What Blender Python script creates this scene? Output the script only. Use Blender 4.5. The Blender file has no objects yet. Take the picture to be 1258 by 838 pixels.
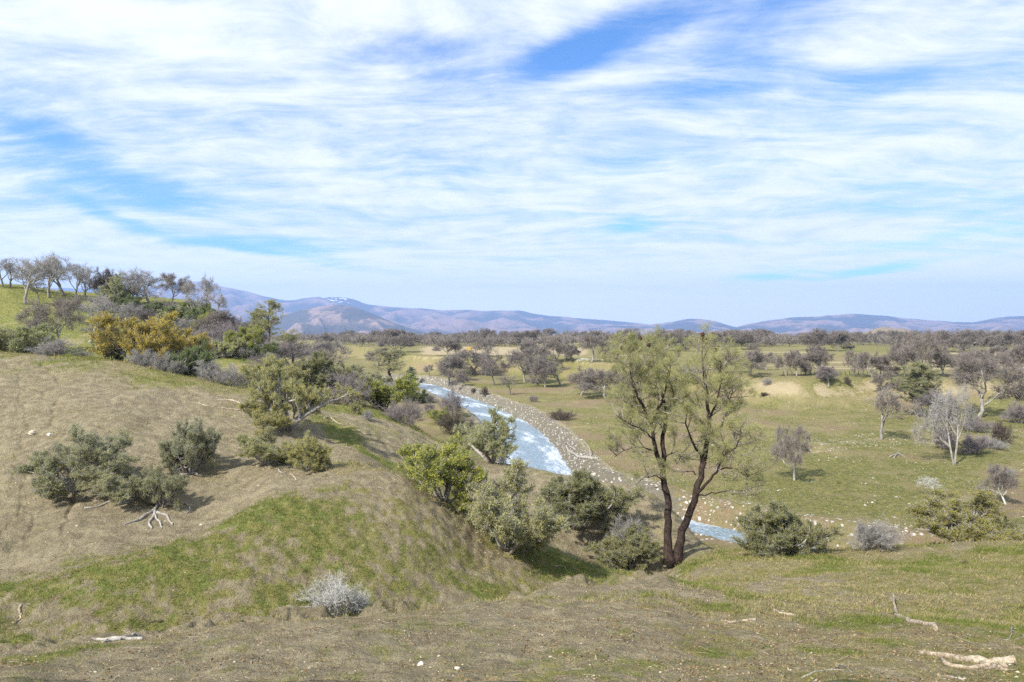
import bpy, math, random
import numpy as np
R = math.radians
rng = np.random.default_rng(7)
random.seed(7)
scene = bpy.context.scene
COL = scene.collection
F = 839.0          # focal length of the photograph in its own pixels
CX, HZ = 629.0, 400.0   # image column straight ahead, row of the horizon (1258 x 838)

# ------------------------------------------------------------------ noise
def _hash(ix, iy, seed):
    h = (ix.astype(np.int64) * 374761393 + iy.astype(np.int64) * 668265263 + seed * 144665) & 0xFFFFFFFF
    h = ((h ^ (h >> 13)) * 1274126177) & 0xFFFFFFFF
    h = h ^ (h >> 16)
    return (h & 0xFFFFFF) / float(0xFFFFFF)
def vnoise(x, y, seed=0):
    ix, iy = np.floor(x), np.floor(y)
    fx, fy = x - ix, y - iy
    ux, uy = fx*fx*fx*(fx*(fx*6-15)+10), fy*fy*fy*(fy*(fy*6-15)+10)
    def g(dx, dy):
        a = _hash(ix+dx, iy+dy, seed) * 2*np.pi
        return np.cos(a)*(fx-dx) + np.sin(a)*(fy-dy)
    n0 = g(0,0)*(1-ux) + g(1,0)*ux
    n1 = g(0,1)*(1-ux) + g(1,1)*ux
    return (n0*(1-uy) + n1*uy) * 1.5
def fbm(x, y, oct=4, seed=0, gain=0.5):
    s, a = 0, 1.0
    for o in range(oct):
        s = s + a * vnoise(x*2**o + 17.3*o, y*2**o - 9.1*o, seed+o)
        a *= gain
    return s
def ridged(x, y, oct=5, seed=0):
    s, a, w = 0, 0.5, 1.0
    for o in range(oct):
        n = 1 - np.abs(vnoise(x*2**o + 5.2*o, y*2**o + 1.7*o, seed+o))*1.4
        n = np.clip(n, 0, 1)**2 * w
        w = np.clip(n*1.6, 0, 1)
        s = s + n*a
        a *= 0.5
    return s
def sstep(a, b, x):
    t = np.clip((x-a)/(b-a), 0, 1)
    return t*t*(3-2*t)
def pchip(xk, yk, x):
    """monotone cubic through knots xk (increasing), yk"""
    xk, yk = np.asarray(xk, float), np.asarray(yk, float)
    h = np.diff(xk); dl = np.diff(yk)/h
    m = np.zeros_like(yk)
    w1, w2 = 2*h[1:]+h[:-1], h[1:]+2*h[:-1]
    ok = dl[:-1]*dl[1:] > 0
    with np.errstate(divide='ignore', invalid='ignore'):
        hm = (w1+w2)/(w1/dl[:-1] + w2/dl[1:])
    m[1:-1] = np.where(ok, hm, 0)
    m[0], m[-1] = dl[0], dl[-1]
    x = np.asarray(x, float)
    i = np.clip(np.searchsorted(xk, x)-1, 0, len(xk)-2)
    t = (x-xk[i])/h[i]
    lo, hi = x < xk[0], x > xk[-1]
    tt = np.clip(t, 0, 1)
    y = ((1+2*tt)*(1-tt)**2*yk[i] + tt*(1-tt)**2*h[i]*m[i] + tt*tt*(3-2*tt)*yk[i+1] + tt*tt*(tt-1)*h[i]*m[i+1])
    y = np.where(lo, yk[0] + (x-xk[0])*m[0], y)
    return np.where(hi, yk[-1] + (x-xk[-1])*m[-1], y)

# ------------------------------------------------------------------ near hills: ridge by ridge, (distance, image row) or (distance, ('z', height))
Z = lambda v: ('z', v)
NEAR = {
# px     foot        near slope  rim        gully        spur crest   swale        hill crest  behind ...
 -250: [(2,Z(-1.7)),(8,838),(12.5,815),(15.5,Z(-7.4)),(20,735),(22,Z(-7.9)),(56,425),(80,Z(-3.5)),(105,388),(130,336),(200,Z(-3))],
    0: [(2,Z(-1.7)),(8,838),(13,808),(16,Z(-8.3)),(21,716),(23,Z(-8.45)),(56,432),(80,Z(-4.6)),(105,396),(130,349),(200,Z(-5))],
  130: [(2,Z(-1.7)),(8,838),(14,792),(17,Z(-8.5)),(22,682),(24,Z(-7.95)),(56,444),(78,Z(-4.6)),(110,404),(140,363),(205,Z(-8))],
  230: [(2,Z(-1.7)),(8,838),(14.7,780),(18,Z(-8.9)),(24,655),(26,Z(-7.85)),(56,461),(66,Z(-5.3)),(90,440),(146,368),(210,Z(-12))],
  300: [(2,Z(-1.7)),(8,838),(15.3,770),(18.5,Z(-9.0)),(26,628),(29,Z(-7.6)),(55,477),(64,Z(-6.2)),(84,438),(143,405),(200,Z(-17))],
  340: [(2,Z(-1.7)),(8,838),(15.6,765),(19,Z(-9.1)),(27.5,614),(32,Z(-7.1)),(55,484),(66,Z(-6.7)),(86,442),(132,430),(180,Z(-21))],
  380: [(2,Z(-1.7)),(8,838),(16,760),(19.5,Z(-9.3)),(29,600),(38,Z(-7.35)),(55,491),(72,Z(-8.2)),(95,Z(-8.8)),(135,Z(-13.5)),(190,Z(-23))],
  430: [(2,Z(-1.7)),(8,838),(16.3,754),(20,Z(-9.5)),(31,587),(44,Z(-7.35)),(55,501),(90,Z(-11.3)),(120,Z(-14.5)),(160,Z(-18)),(220,Z(-24))],
  480: [(2,Z(-1.7)),(8,838),(16.7,750),(21,Z(-9.8)),(32,586),(42,Z(-8.7)),(54,515),(85,Z(-12.8)),(115,Z(-16.5)),(150,Z(-20)),(200,Z(-25))],
  540: [(2,Z(-1.7)),(8,838),(17.3,742),(22,Z(-10.1)),(33,611),(41,Z(-10.6)),(53,546),(72,Z(-14.0)),(100,Z(-18.5)),(130,Z(-22)),(170,Z(-26))],
  600: [(2,Z(-1.7)),(8,838),(17.8,738),(23,Z(-10.6)),(34,649),(41,Z(-12.6)),(52,569),(62,Z(-14.5)),(75,Z(-19)),(90,Z(-24)),(120,Z(-30))],
  650: [(2,Z(-1.7)),(8,838),(18.3,735),(24.5,Z(-11.2)),(34,670),(42,Z(-13.3)),(51.5,574),(60,Z(-15)),(72,Z(-21)),(84,Z(-26)),(110,Z(-34))],
  700: [(2,Z(-1.7)),(8,838),(18.8,729),(26,Z(-11.4)),(35,688),(42,Z(-14.0)),(51,583),(58,Z(-14.5)),(70,Z(-21)),(82,Z(-26)),(108,Z(-34))],
  760: [(2,Z(-1.7)),(8,838),(19.3,725),(28,Z(-11.9)),(36,702),(42,Z(-14.7)),(50.5,599),(57,Z(-15)),(68,Z(-21.5)),(80,Z(-26)),(106,Z(-34))],
  805: [(2,Z(-1.7)),(8,838),(19.6,724),(30,Z(-12.1)),(36,706),(41.5,Z(-14.9)),(49.5,615),(56,Z(-16)),(67,Z(-22)),(79,Z(-26)),(105,Z(-34))],
  840: [(2,Z(-1.7)),(8,838),(19.4,731),(28,Z(-10.8)),(34,697),(40.5,Z(-14.2)),(47.5,645),(54,Z(-17)),(65,Z(-23)),(77,Z(-27)),(103,Z(-34))],
  864: [(2,Z(-1.7)),(8,838),(18.8,736),(26,Z(-9.8)),(34,692),(40.5,Z(-13.5)),(46,667),(53,Z(-18.5)),(63,Z(-23)),(75,Z(-27)),(100,Z(-34))],
  905: [(2,Z(-1.7)),(8,838),(17.8,743),(23,Z(-8.9)),(32,693),(36.5,Z(-12.3)),(41,674),(48,Z(-16.5)),(58,Z(-22)),(70,Z(-26)),(95,Z(-34))],
 1000: [(2,Z(-1.7)),(8,838),(17,750),(21,Z(-8.3)),(27,711),(32,Z(-11.1)),(38,678),(45,Z(-15.5)),(55,Z(-21)),(67,Z(-26)),(92,Z(-34))],
 1065: [(2,Z(-1.7)),(8,838),(16.5,751),(20,Z(-8.0)),(25,711),(30,Z(-10.4)),(37,672),(44,Z(-15)),(54,Z(-20.5)),(66,Z(-25)),(90,Z(-34))],
 1130: [(2,Z(-1.7)),(8,838),(16,752),(19,Z(-7.65)),(24,712),(29,Z(-10.0)),(36,669),(43,Z(-14.5)),(53,Z(-20)),(65,Z(-25)),(90,Z(-34))],
 1258: [(2,Z(-1.7)),(8,838),(15.5,755),(18.5,Z(-7.5)),(22,716),(28,Z(-9.7)),(36,670),(43,Z(-14.5)),(53,Z(-20)),(65,Z(-25)),(90,Z(-34))],
 1500: [(2,Z(-1.7)),(8,838),(15,758),(18,Z(-7.4)),(21,720),(27,Z(-9.4)),(36,668),(43,Z(-14.5)),(53,Z(-20)),(65,Z(-25)),(90,Z(-34))],
}
cols_px = np.array(sorted(NEAR), float)
K = 11
KD = np.zeros((len(cols_px), K)); KZ = np.zeros_like(KD)
for i, c in enumerate(sorted(NEAR)):
    for k, (d, v) in enumerate(NEAR[c]):
        KD[i, k] = d
        KZ[i, k] = v[1] if isinstance(v, tuple) else -(v-HZ)/F*d

# ------------------------------------------------------------------ river course and terrace edge, in metres
def ppd(px, d): return ((px-CX)/F*d, d)
WATER_Z = -22.3
RIVER = np.array([(-150,330),(-95,300),(-60,277),ppd(512,256),ppd(543,222),ppd(583,186),ppd(624,152),ppd(649,126),ppd(662,107),(6.0,93),(11.0,83.5),(16.5,76.5),(21.3,71.8),(27,66.5),(36,61),(52,57.5),(90,58),(150,62),(220,60),(400,80)])
RIVER_W = np.array([5,5,5,5.0,4.8,4.5,4.3,4.0,3.8,3.6,3.9,3.3,3.0,3.0,3.0,3.2,3.5,4,4,4])
def along(poly, n):
    s = np.r_[0, np.cumsum(np.hypot(*np.diff(poly, axis=0).T))]
    t = np.linspace(0, s[-1], n)
    return np.c_[pchip(s, poly[:,0], t), pchip(s, poly[:,1], t)], t, s
RPTS, RT, RS = along(RIVER, 400)
RW = np.interp(RT, RS, RIVER_W)
def river_dist(x, y):
    """signed-ish: distance to the river centre line divided by... returns (distance, local half width, side)"""
    sh = x.shape
    x, y = x.ravel(), y.ravel()
    best = np.full(x.size, 1e9); idx = np.zeros(x.size, int)
    sel = (y > 20) & (y < 420) & (x > -260) & (x < 480)
    xs, ys = x[sel], y[sel]
    b = np.full(xs.size, 1e9); bi = np.zeros(xs.size, int)
    for j in range(0, len(RPTS)):
        dd = (xs-RPTS[j,0])**2 + (ys-RPTS[j,1])**2
        m = dd < b
        b[m] = dd[m]; bi[m] = j
    best[sel] = np.sqrt(b); idx[sel] = bi
    tan = np.gradient(RPTS, axis=0)
    side = (x-RPTS[idx,0])*tan[idx,1] - (y-RPTS[idx,1])*tan[idx,0]   # >0 : right bank when walking from the far end
    return best.reshape(sh), RW[idx].reshape(sh), side.reshape(sh)
SC_PX = [-700, 300, 400, 440, 480, 520, 600, 690, 722, 780, 850, 950, 1050, 1258, 1600, 2400]
SC_D  = [ 900, 800, 560, 440, 335, 290, 280, 268, 246, 234, 207, 172, 166, 166, 165, 160]
def valley(px, d, x, y):
    ds = pchip(SC_PX, SC_D, px)
    ds = ds + 5*fbm(x/34., y/34., 4, 40)
    wdt = 7.5 + 3*fbm(x/60., y/60., 2, 41)
    terr = sstep(ds-wdt, ds+wdt, d)
    z = -20 + 6.5*terr + 0.55*fbm(x/45., y/45., 3, 44) + 0.10*fbm(x/6., y/6., 3, 45)*(d < 400)
    # gullies in the bank
    z -= 1.3*np.clip(1-np.abs(terr-0.55)/0.45, 0, 1)*np.clip(fbm(x/13., y/40., 3, 47)+0.15, 0, 1)
    far = sstep(420, 1100, d)
    z += far*4.0*(fbm(x/420., y/420., 3, 48)) - far*1.0 - np.maximum(d-430, 0)*0.015
    # knolls beyond the terrace
    def knoll(p0, d0, sx, sy, h):
        x0, y0 = ppd(p0, d0)
        return h*np.exp(-((x-x0)/sx)**2 - ((y-y0)/sy)**2)
    z += knoll(700, 980, 75, 120, 7.5) + knoll(1090, 2300, 75, 160, 36) + knoll(560, 1250, 260, 200, 6) + knoll(450, 850, 130, 90, 6) + knoll(1010, 1500, 260, 200, 7)
    z += knoll(1230, 1300, 200, 200, 5) + knoll(425, 700, 60, 60, 5)
    rd, rw, side = river_dist(x, y)
    bank = rd - rw
    right = side > 0
    # gravel bar on the outer bank, cut bank elsewhere
    bw = np.where(right, 3.8, 3.6)
    t = np.clip(bank/bw, -1, 1)
    prof = np.where(t > 0, t*t*(3-2*t), 0)
    zr = WATER_Z - 0.5 + np.where(bank < 0, np.clip(bank*0.25, -0.6, 0), 0) + prof*2.9 + 0.25*fbm(x/2.2, y/2.2, 3, 50)*(np.abs(bank) < 12)
    w = sstep(0.55, 1.0, np.clip(bank/bw, 0, 1))
    z = np.where(bank < bw, np.minimum(z, zr*(1-w) + z*w), z)
    return z, terr, bank, right

# ------------------------------------------------------------------ the ground sheet on a fan-shaped grid
PXG = np.unique(np.r_[np.linspace(-1500,-300,40), np.linspace(-300,-24,50), np.arange(-24, 1284, 2.0), np.linspace(1284,1560,50), np.linspace(1560,2760,40)])
DG = np.r_[np.geomspace(0.9, 6.5, 26)[:-1], np.geomspace(6.5, 95, 560)[:-1], np.geomspace(95, 420, 240)[:-1], np.geomspace(420, 24000, 110)]
NP_, ND = len(PXG), len(DG)
def near_profile():
    pxc = np.clip(PXG, cols_px[0], cols_px[-1])
    kd = np.stack([pchip(cols_px, KD[:,k], pxc) for k in range(K)], 1)
    kz = np.stack([pchip(cols_px, KZ[:,k], pxc) for k in range(K)], 1)
    # soften along px
    H = np.zeros((ND, NP_))
    for i in range(NP_):
        H[:, i] = pchip(kd[i], kz[i], DG)
    H = np.where(DG[:,None] > kd[None,:,-1], kz[None,:,-1] - 0.35*(DG[:,None]-kd[None,:,-1]), H)
    return H, kd
NEARH, KDG = near_profile()
# take the hard corners off the ridges with a short blur along both grid directions, stronger far out
def blur(A, n, axis):
    for _ in range(n):
        B = A.copy()
        sl = lambda a, b: tuple(slice(a, b) if ax == axis else slice(None) for ax in range(2))
        B[sl(1,-1)] = 0.25*A[sl(0,-2)] + 0.5*A[sl(1,-1)] + 0.25*A[sl(2,None)]
        A = B
    return A
NEARH = blur(blur(NEARH, 14, 0), 14, 1)
PX2, D2 = np.meshgrid(PXG, DG)
X2 = (PX2-CX)/F*D2
Y2 = D2
VAL, TERR, BANK, RIGHT = valley(PX2, D2, X2, Y2)
k = 1.2
mx = np.maximum(NEARH, VAL)
GZ = mx + k*np.log1p(np.exp(-np.abs(NEARH-VAL)/k)) * 0.5 * np.exp(-np.abs(NEARH-VAL)/4)*(D2 > 40)
RIVERBED = (BANK < 4)
GZ = np.where(RIVERBED & (NEARH < VAL+2), np.minimum(GZ, np.maximum(NEARH, VAL)), GZ)
ISNEAR = sstep(-0.5, 1.0, NEARH-VAL)
# lie of the land between knots, as 0..1 along each column: used for cover and relief
def knotpos(k0, k1):
    a, b = KDG[None,:,k0], KDG[None,:,k1]
    return np.clip((D2-a)/(b-a), 0, 1)
relief = 0.42*fbm(X2/9., Y2/9., 3, 3)*sstep(6, 20, D2) + 0.07*fbm(X2/2.1, Y2/2.1, 3, 5) 
relief += 0.045*fbm(X2/0.55, Y2/0.55, 3, 8)*sstep(120, 40, D2)
# cattle terracettes: little steps along the contour
ph = (GZ + 0.5*fbm(X2/3.5, Y2/3.5, 3, 11))/0.42
terr_amp = 0.055*np.clip(0.5+1.2*fbm(X2/7., Y2/7., 2, 12), 0, 1.3)*sstep(9, 16, D2)*sstep(110, 50, D2)
saw = ph-np.floor(ph)
relief += terr_amp*(np.minimum(saw/0.75, (1-saw)/0.25)-0.5)
# erosion rills running down the bare slope on the left
def rill(u): return -np.clip(1-np.abs(u)/0.09, 0, 1)**1.5
bare_left = knotpos(5, 6)
bl = (bare_left > 0)*(bare_left < 1)*sstep(0.0,0.12,bare_left)*sstep(1.0,0.75,bare_left)*sstep(330,220,PX2)*sstep(-260,-40,PX2)
wob = 16*fbm(X2/3., Y2/3., 3, 21)
rl = np.zeros_like(X2)
for p0, w, a in ((18,4,.30),(60,4.5,.45),(-60,6,.4),(-150,6,.4)):
    rl -= a*np.clip(1-np.abs(PX2-p0-wob-(1-bare_left)*20)/w, 0, 1)**1.3
for p0, w, a in ((42,3.5,.25),(84,3,.12)):
    rl -= a*np.clip(1-np.abs(PX2-p0+wob*1.4+(1-bare_left)*30)/w, 0, 1)**1.3
relief += rl*bl*0.30
spurm = np.clip(knotpos(2,3),0,1)*(1-sstep(.0,.35,knotpos(4,5)))*sstep(900,820,PX2)
relief += spurm*(0.055*fbm(X2/.8, Y2/.8, 3, 33)+0.04*fbm(X2/.3, Y2/.3, 2, 34))
relief += (bare_left>0)*(bare_left<1)*(0.03*fbm(X2/.8, Y2/.8, 4, 36))
# lumps of broken soil just behind the rim
kr = KDG[None,:,2]
stepm = sstep(0, .12, D2-(kr-.55+.5*fbm(X2/.9, Y2*0+X2*.05, 4, 37)))*sstep(1.2, .2, D2-kr)*sstep(.0,.25,fbm(X2/1.9, X2*0+.5, 2, 38)+.12)*sstep(900,780,PX2)
relief += .16*stepm
rimw = np.exp(-((D2-kr)/0.8)**2)*sstep(900, 760, PX2)
relief += rimw*(0.26*np.clip(fbm(X2/0.9, Y2/0.9, 3, 31)*1.6, -1, 1))
GZ = GZ + relief*np.where(ISNEAR > 0.5, 1.0, 0.35)*(D2 < 200)

def grid_lookup(A, px, d):
    fx = np.interp(px, PXG, np.arange(NP_)); fy = np.interp(d, DG, np.arange(ND))
    i0 = np.clip(np.floor(fx).astype(int), 0, NP_-2); j0 = np.clip(np.floor(fy).astype(int), 0, ND-2)
    u, v = fx-i0, fy-j0
    return (A[j0,i0]*(1-u)+A[j0,i0+1]*u)*(1-v) + (A[j0+1,i0]*(1-u)+A[j0+1,i0+1]*u)*v
def ground_z(x, y):
    x = np.asarray(x, float); y = np.maximum(np.asarray(y, float), 0.95)
    return grid_lookup(GZ, x/y*F+CX, y)
def spot(px, py, dmin=3.0, dmax=6000.0):
    """the first place on the ground seen along the ray through (px, py) of the photograph"""
    d = np.geomspace(dmin, dmax, 6000)
    z = grid_lookup(GZ, np.full_like(d, px), d)
    hit = z >= -(py-HZ)/F*d
    i = int(np.argmax(hit)) if hit.any() else len(d)-1
    if py < HZ and d[i] > 400:          # the ray clears the hill: stand on the skyline below it
        m = d < 250; i = int(np.argmax(np.where(m, z/d, -9)))
    return np.array([(px-CX)/F*d[i], d[i], z[i]])
def at_depth(px, d):
    x = (px-CX)/F*d
    return np.array([x, d, float(ground_z(x, d))])
# ------------------------------------------------------------------ materials
def new_mat(name):
    m = bpy.data.materials.new(name); m.use_nodes = True
    nt = m.node_tree; nt.nodes.clear()
    return m, nt
class NT:
    """small helper for building node trees"""
    def __init__(self, nt): self.nt = nt
    def n(self, t, **kw):
        o = self.nt.nodes.new(t)
        for k, v in kw.items():
            if k in o.inputs.keys() and not hasattr(o, k): o.inputs[k].default_value = v
            else: setattr(o, k, v)
        return o
    def l(self, a, b): self.nt.links.new(a, b)
    def put(self, sock, v):
        if isinstance(v, bpy.types.NodeSocket): self.l(v, sock)
        else:
            try: sock.default_value = v
            except Exception: sock.default_value = (*v, 1.0)
    def math(self, op, a, b=None, c=None, clamp=False):
        o = self.nt.nodes.new('ShaderNodeMath'); o.operation = op; o.use_clamp = clamp
        self.put(o.inputs[0], a)
        if b is not None: self.put(o.inputs[1], b)
        if c is not None: self.put(o.inputs[2], c)
        return o.outputs[0]
    def mix(self, f, a, b, blend='MIX'):
        o = self.nt.nodes.new('ShaderNodeMix'); o.data_type = 'RGBA'; o.blend_type = blend
        self.put(o.inputs[0], f)
        for s, v in ((o.inputs[6], a), (o.inputs[7], b)):
            if isinstance(v, bpy.types.NodeSocket): self.l(v, s)
            else: s.default_value = (*v, 1.0)
        return o.outputs[2]
    def step(self, x, lo, hi):
        o = self.nt.nodes.new('ShaderNodeMapRange'); o.interpolation_type = 'SMOOTHSTEP'
        self.put(o.inputs[0], x); self.put(o.inputs[1], lo); self.put(o.inputs[2], hi)
        o.inputs[3].default_value = 0; o.inputs[4].default_value = 1
        return o.outputs[0]
    def noise(self, vec, scale, detail=3.0, rough=0.55, dist=0.0):
        o = self.nt.nodes.new('ShaderNodeTexNoise')
        if vec is not None: self.l(vec, o.inputs['Vector'])
        o.inputs['Scale'].default_value = scale; o.inputs['Detail'].default_value = detail
        o.inputs['Roughness'].default_value = rough; o.inputs['Distortion'].default_value = dist
        return o.outputs['Fac']
    def pos(self): return self.n('ShaderNodeNewGeometry').outputs['Position']
    def scaled(self, vec, sx, sy, sz, rot=0.0):
        o = self.nt.nodes.new('ShaderNodeMapping')
        self.l(vec, o.inputs[0]); o.inputs['Scale'].default_value = (sx, sy, sz); o.inputs['Rotation'].default_value = (0, 0, rot)
        return o.outputs[0]
    def out(self, shader): 
        o = self.nt.nodes.new('ShaderNodeOutputMaterial'); self.l(shader, o.inputs['Surface']); return o
    def bsdf(self, col, rough=0.9, spec=0.15, normal=None):
        o = self.nt.nodes.new('ShaderNodeBsdfPrincipled')
        self.put(o.inputs['Base Color'], col); self.put(o.inputs['Roughness'], rough)
        o.inputs['Specular IOR Level'].default_value = spec
        if normal is not None: self.l(normal, o.inputs['Normal'])
        return o.outputs[0]
    def bump(self, h, strength, dist):
        o = self.nt.nodes.new('ShaderNodeBump'); self.l(h, o.inputs['Height'])
        o.inputs['Strength'].default_value = strength; o.inputs['Distance'].default_value = dist
        return o.outputs[0]

def ground_material():
    m, nt = new_mat('hillside_ground'); t = NT(nt)
    P = t.pos()
    at = t.n('ShaderNodeAttribute', attribute_name='cover')
    sp = t.n('ShaderNodeSeparateColor'); t.l(at.outputs['Color'], sp.inputs[0])
    green, soil, rust = sp.outputs[0], sp.outputs[1], sp.outputs[2]
    at2 = t.n('ShaderNodeAttribute', attribute_name='cover_two')
    sp2 = t.n('ShaderNodeSeparateColor'); t.l(at2.outputs['Color'], sp2.inputs[0])
    stone, pale, far = sp2.outputs[0], sp2.outputs[1], sp2.outputs[2]
    bar = t.n('ShaderNodeAttribute', attribute_name='river_bar').outputs['Fac']
    n1 = t.noise(P, 0.22, 5, 0.62)
    n5 = t.noise(P, 3.6, 6, 0.72, 0.6)
    n2 = t.noise(P, 1.7, 5, 0.65)
    n3 = t.noise(P, 9.0, 4, 0.7)
    n4 = t.noise(t.scaled(P, 1, 1, 3.5), 34.0, 3, 0.7)
    nb = t.math('ADD', t.math('MULTIPLY', n2, 0.5), t.math('MULTIPLY', n3, 0.5))
    straw = t.mix(t.step(n3, 0.35, 0.68), (0.246,0.209,0.095), (0.377,0.330,0.163))
    straw = t.mix(t.step(n2, 0.42, 0.66), straw, (0.211,0.199,0.076))
    earth = t.mix(t.step(n2, 0.36, 0.66), (0.250,0.211,0.140), (0.380,0.327,0.215))
    earth = t.mix(t.math('MULTIPLY', t.step(n3, 0.55, 0.72), 0.6), earth, (0.165,0.139,0.092))
    straw = t.mix(t.math('MULTIPLY', far, 0.6), straw, t.mix(t.step(n2, 0.38, 0.62), (0.143,0.124,0.054), (0.207,0.179,0.082)))
    sm = t.step(t.math('ADD', soil, t.math('MULTIPLY', t.math('SUBTRACT', nb, 0.5), 1.3)), 0.32, 0.68)
    c = t.mix(sm, straw, earth)
    rst = t.mix(t.step(n3, 0.38, 0.64), (0.185,0.135,0.080), (0.275,0.215,0.130))
    rm = t.step(t.math('ADD', rust, t.math('MULTIPLY', t.math('SUBTRACT', nb, 0.5), 1.5)), 0.30, 0.70)
    c = t.mix(rm, c, rst)
    grn = t.mix(t.step(n3, 0.34, 0.66), (0.114,0.161,0.027), (0.201,0.238,0.052))
    grn = t.mix(t.step(n2, 0.42, 0.62), grn, (0.273,0.251,0.075))
    grn = t.mix(t.math('MULTIPLY', far, t.math('ADD', .25, t.math('MULTIPLY', t.step(n2, .60, .40), .6))), grn, (0.105,0.10,0.036))
    gm = t.step(t.math('ADD', green, t.math('MULTIPLY', t.math('SUBTRACT', nb, 0.5), 1.5)), 0.20, 0.88)
    c = t.mix(t.math('MULTIPLY', gm, 0.92), c, grn)
    c = t.mix(t.math('MULTIPLY', t.step(n5, 0.50, 0.34), 0.55), c, t.mix(0.5, c, (0.066,0.061,0.033)))
    c = t.mix(t.math('MULTIPLY', t.step(n5, 0.53, 0.70), t.math('SUBTRACT', 0.5, t.math('MULTIPLY', sm, 0.36))), c, (0.484,0.424,0.270))
    c = t.mix(t.math('MULTIPLY', t.step(t.math('ADD', bar, t.math('MULTIPLY', t.math('SUBTRACT', t.math('ADD', t.math('MULTIPLY', n2, .6), t.math('MULTIPLY', n1, .4)), .5), 2.6)), .35, .75), 0.85), c, t.mix(t.step(n3, .38, .62), (0.085,0.08,0.07), (0.215,0.20,0.17)))
    # pale stones and dry flower heads, pebbles
    vo = t.n('ShaderNodeTexVoronoi'); t.l(P, vo.inputs['Vector']); vo.inputs['Scale'].default_value = 2.1
    vs = t.n('ShaderNodeSeparateColor'); t.l(vo.outputs['Color'], vs.inputs[0])
    sdot = t.math('MULTIPLY', t.step(vo.outputs['Distance'], 0.42, 0.30), t.step(t.math('ADD', vs.outputs[0], stone), 1.12, 1.2))
    c = t.mix(sdot, c, t.mix(vs.outputs[1], (0.468,0.428,0.376), (0.700,0.700,0.700)))
    c = t.mix(t.math('MULTIPLY', t.step(t.math('ADD', pale, t.math('MULTIPLY', t.math('SUBTRACT', n2, .5), .9)), .22, .72), 0.85), c, (0.38,0.315,0.205))
    c = t.mix(t.math('MULTIPLY', t.step(n4, 0.52, 0.70), t.math('SUBTRACT', 0.5, t.math('MULTIPLY', sm, 0.34))), c, (0.546,0.468,0.325))
    c = t.mix(t.math('MULTIPLY', t.step(n4, 0.48, 0.33), 0.6), c, (0.110,0.091,0.052))
    c = t.mix(t.math('MULTIPLY', t.step(n1, 0.50, 0.70), 0.18), c, (0.156,0.150,0.065))
    h = t.math('ADD', t.math('MULTIPLY', n3, 0.6), t.math('ADD', t.math('MULTIPLY', n4, 0.25), t.math('MULTIPLY', n2, 0.8)))
    h = t.math('ADD', h, t.math('MULTIPLY', n5, 0.8))
    n6 = t.noise(P, 22.0, 4, 0.75)
    h = t.math('ADD', h, t.math('MULTIPLY', n6, 0.35))
    nor = t.bump(h, 1.0, 0.24)
    t.out(t.bsdf(c, 0.95, 0.08, nor))
    return m

def water_material():
    m, nt = new_mat('river_water'); t = NT(nt)
    P = t.pos()
    at = t.n('ShaderNodeAttribute', attribute_name='flow')     # R along, G across, B rapids
    v = at.outputs['Vector']
    a = t.noise(t.scaled(v, 0.35, 1.0, 0), 1.3, 5, 0.65, 0.8)
    b = t.noise(t.scaled(v, 0.8, 1.6, 0), 3.0, 4, 0.6, 0.5)
    big = t.noise(t.scaled(v, 0.10, 0.2, 0), 1.0, 2, 0.5)
    sepv = t.n('ShaderNodeSeparateXYZ'); t.l(v, sepv.inputs[0])
    rap = sepv.outputs[2]
    f = t.math('ADD', t.math('MULTIPLY', a, 0.7), t.math('ADD', t.math('MULTIPLY', b, 0.35), t.math('MULTIPLY', rap, 0.24)))
    f = t.math('ADD', f, t.math('MULTIPLY', t.math('SUBTRACT', big, 0.5), 0.35))
    fz = t.noise(t.scaled(v, 1.2, 3.0, 0), 5.0, 4, 0.7, 0.6)
    f = t.math('ADD', f, t.math('MULTIPLY', t.math('SUBTRACT', fz, .5), .5))
    foam = t.math('MULTIPLY', t.step(f, 0.56, 0.96), 0.9)
    c = t.mix(foam, t.mix(t.step(b, .35, .65), (0.085,0.135,0.18), (0.24,0.31,0.37)), (0.62,0.66,0.70))
    rough = t.math('ADD', t.math('MULTIPLY', foam, 0.45), 0.26)
    h = t.math('ADD', t.math('MULTIPLY', a, 1.0), t.math('MULTIPLY', b, 0.5))
    nor = t.bump(h, 0.45, 0.4)
    t.out(t.bsdf(c, rough, 0.5, nor))
    return m

def mountain_material(name, lo, hi, snow=False):
    m, nt = new_mat(name); t = NT(nt)
    P = t.pos()
    n = t.noise(P, 0.0022, 6, 0.65)
    n2 = t.noise(P, 0.009, 5, 0.7)
    n3 = t.noise(P, 0.03, 3, 0.7)
    at = t.n('ShaderNodeAttribute', attribute_name='cover')
    sp = t.n('ShaderNodeSeparateColor'); t.l(at.outputs['Color'], sp.inputs[0])
    k = t.math('ADD', t.math('MULTIPLY', n, 0.5), t.math('MULTIPLY', n2, 0.5))
    k = t.math('ADD', k, t.math('MULTIPLY', t.math('SUBTRACT', sp.outputs[1], 0.5), 0.5))
    c = t.mix(t.step(k, 0.38, 0.62), lo, hi)
    c = t.mix(t.math('MULTIPLY', t.step(n3, 0.52, 0.66), 0.55), c, (0.045,0.055,0.03))
    if snow:
        c = t.mix(t.step(t.math('ADD', sp.outputs[0], t.math('MULTIPLY', t.math('SUBTRACT', n2, 0.5), 2.2)), 0.55, 0.75), c, (0.8,0.82,0.85))
    t.out(t.bsdf(c, 1.0, 0.0))
    return m

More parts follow.
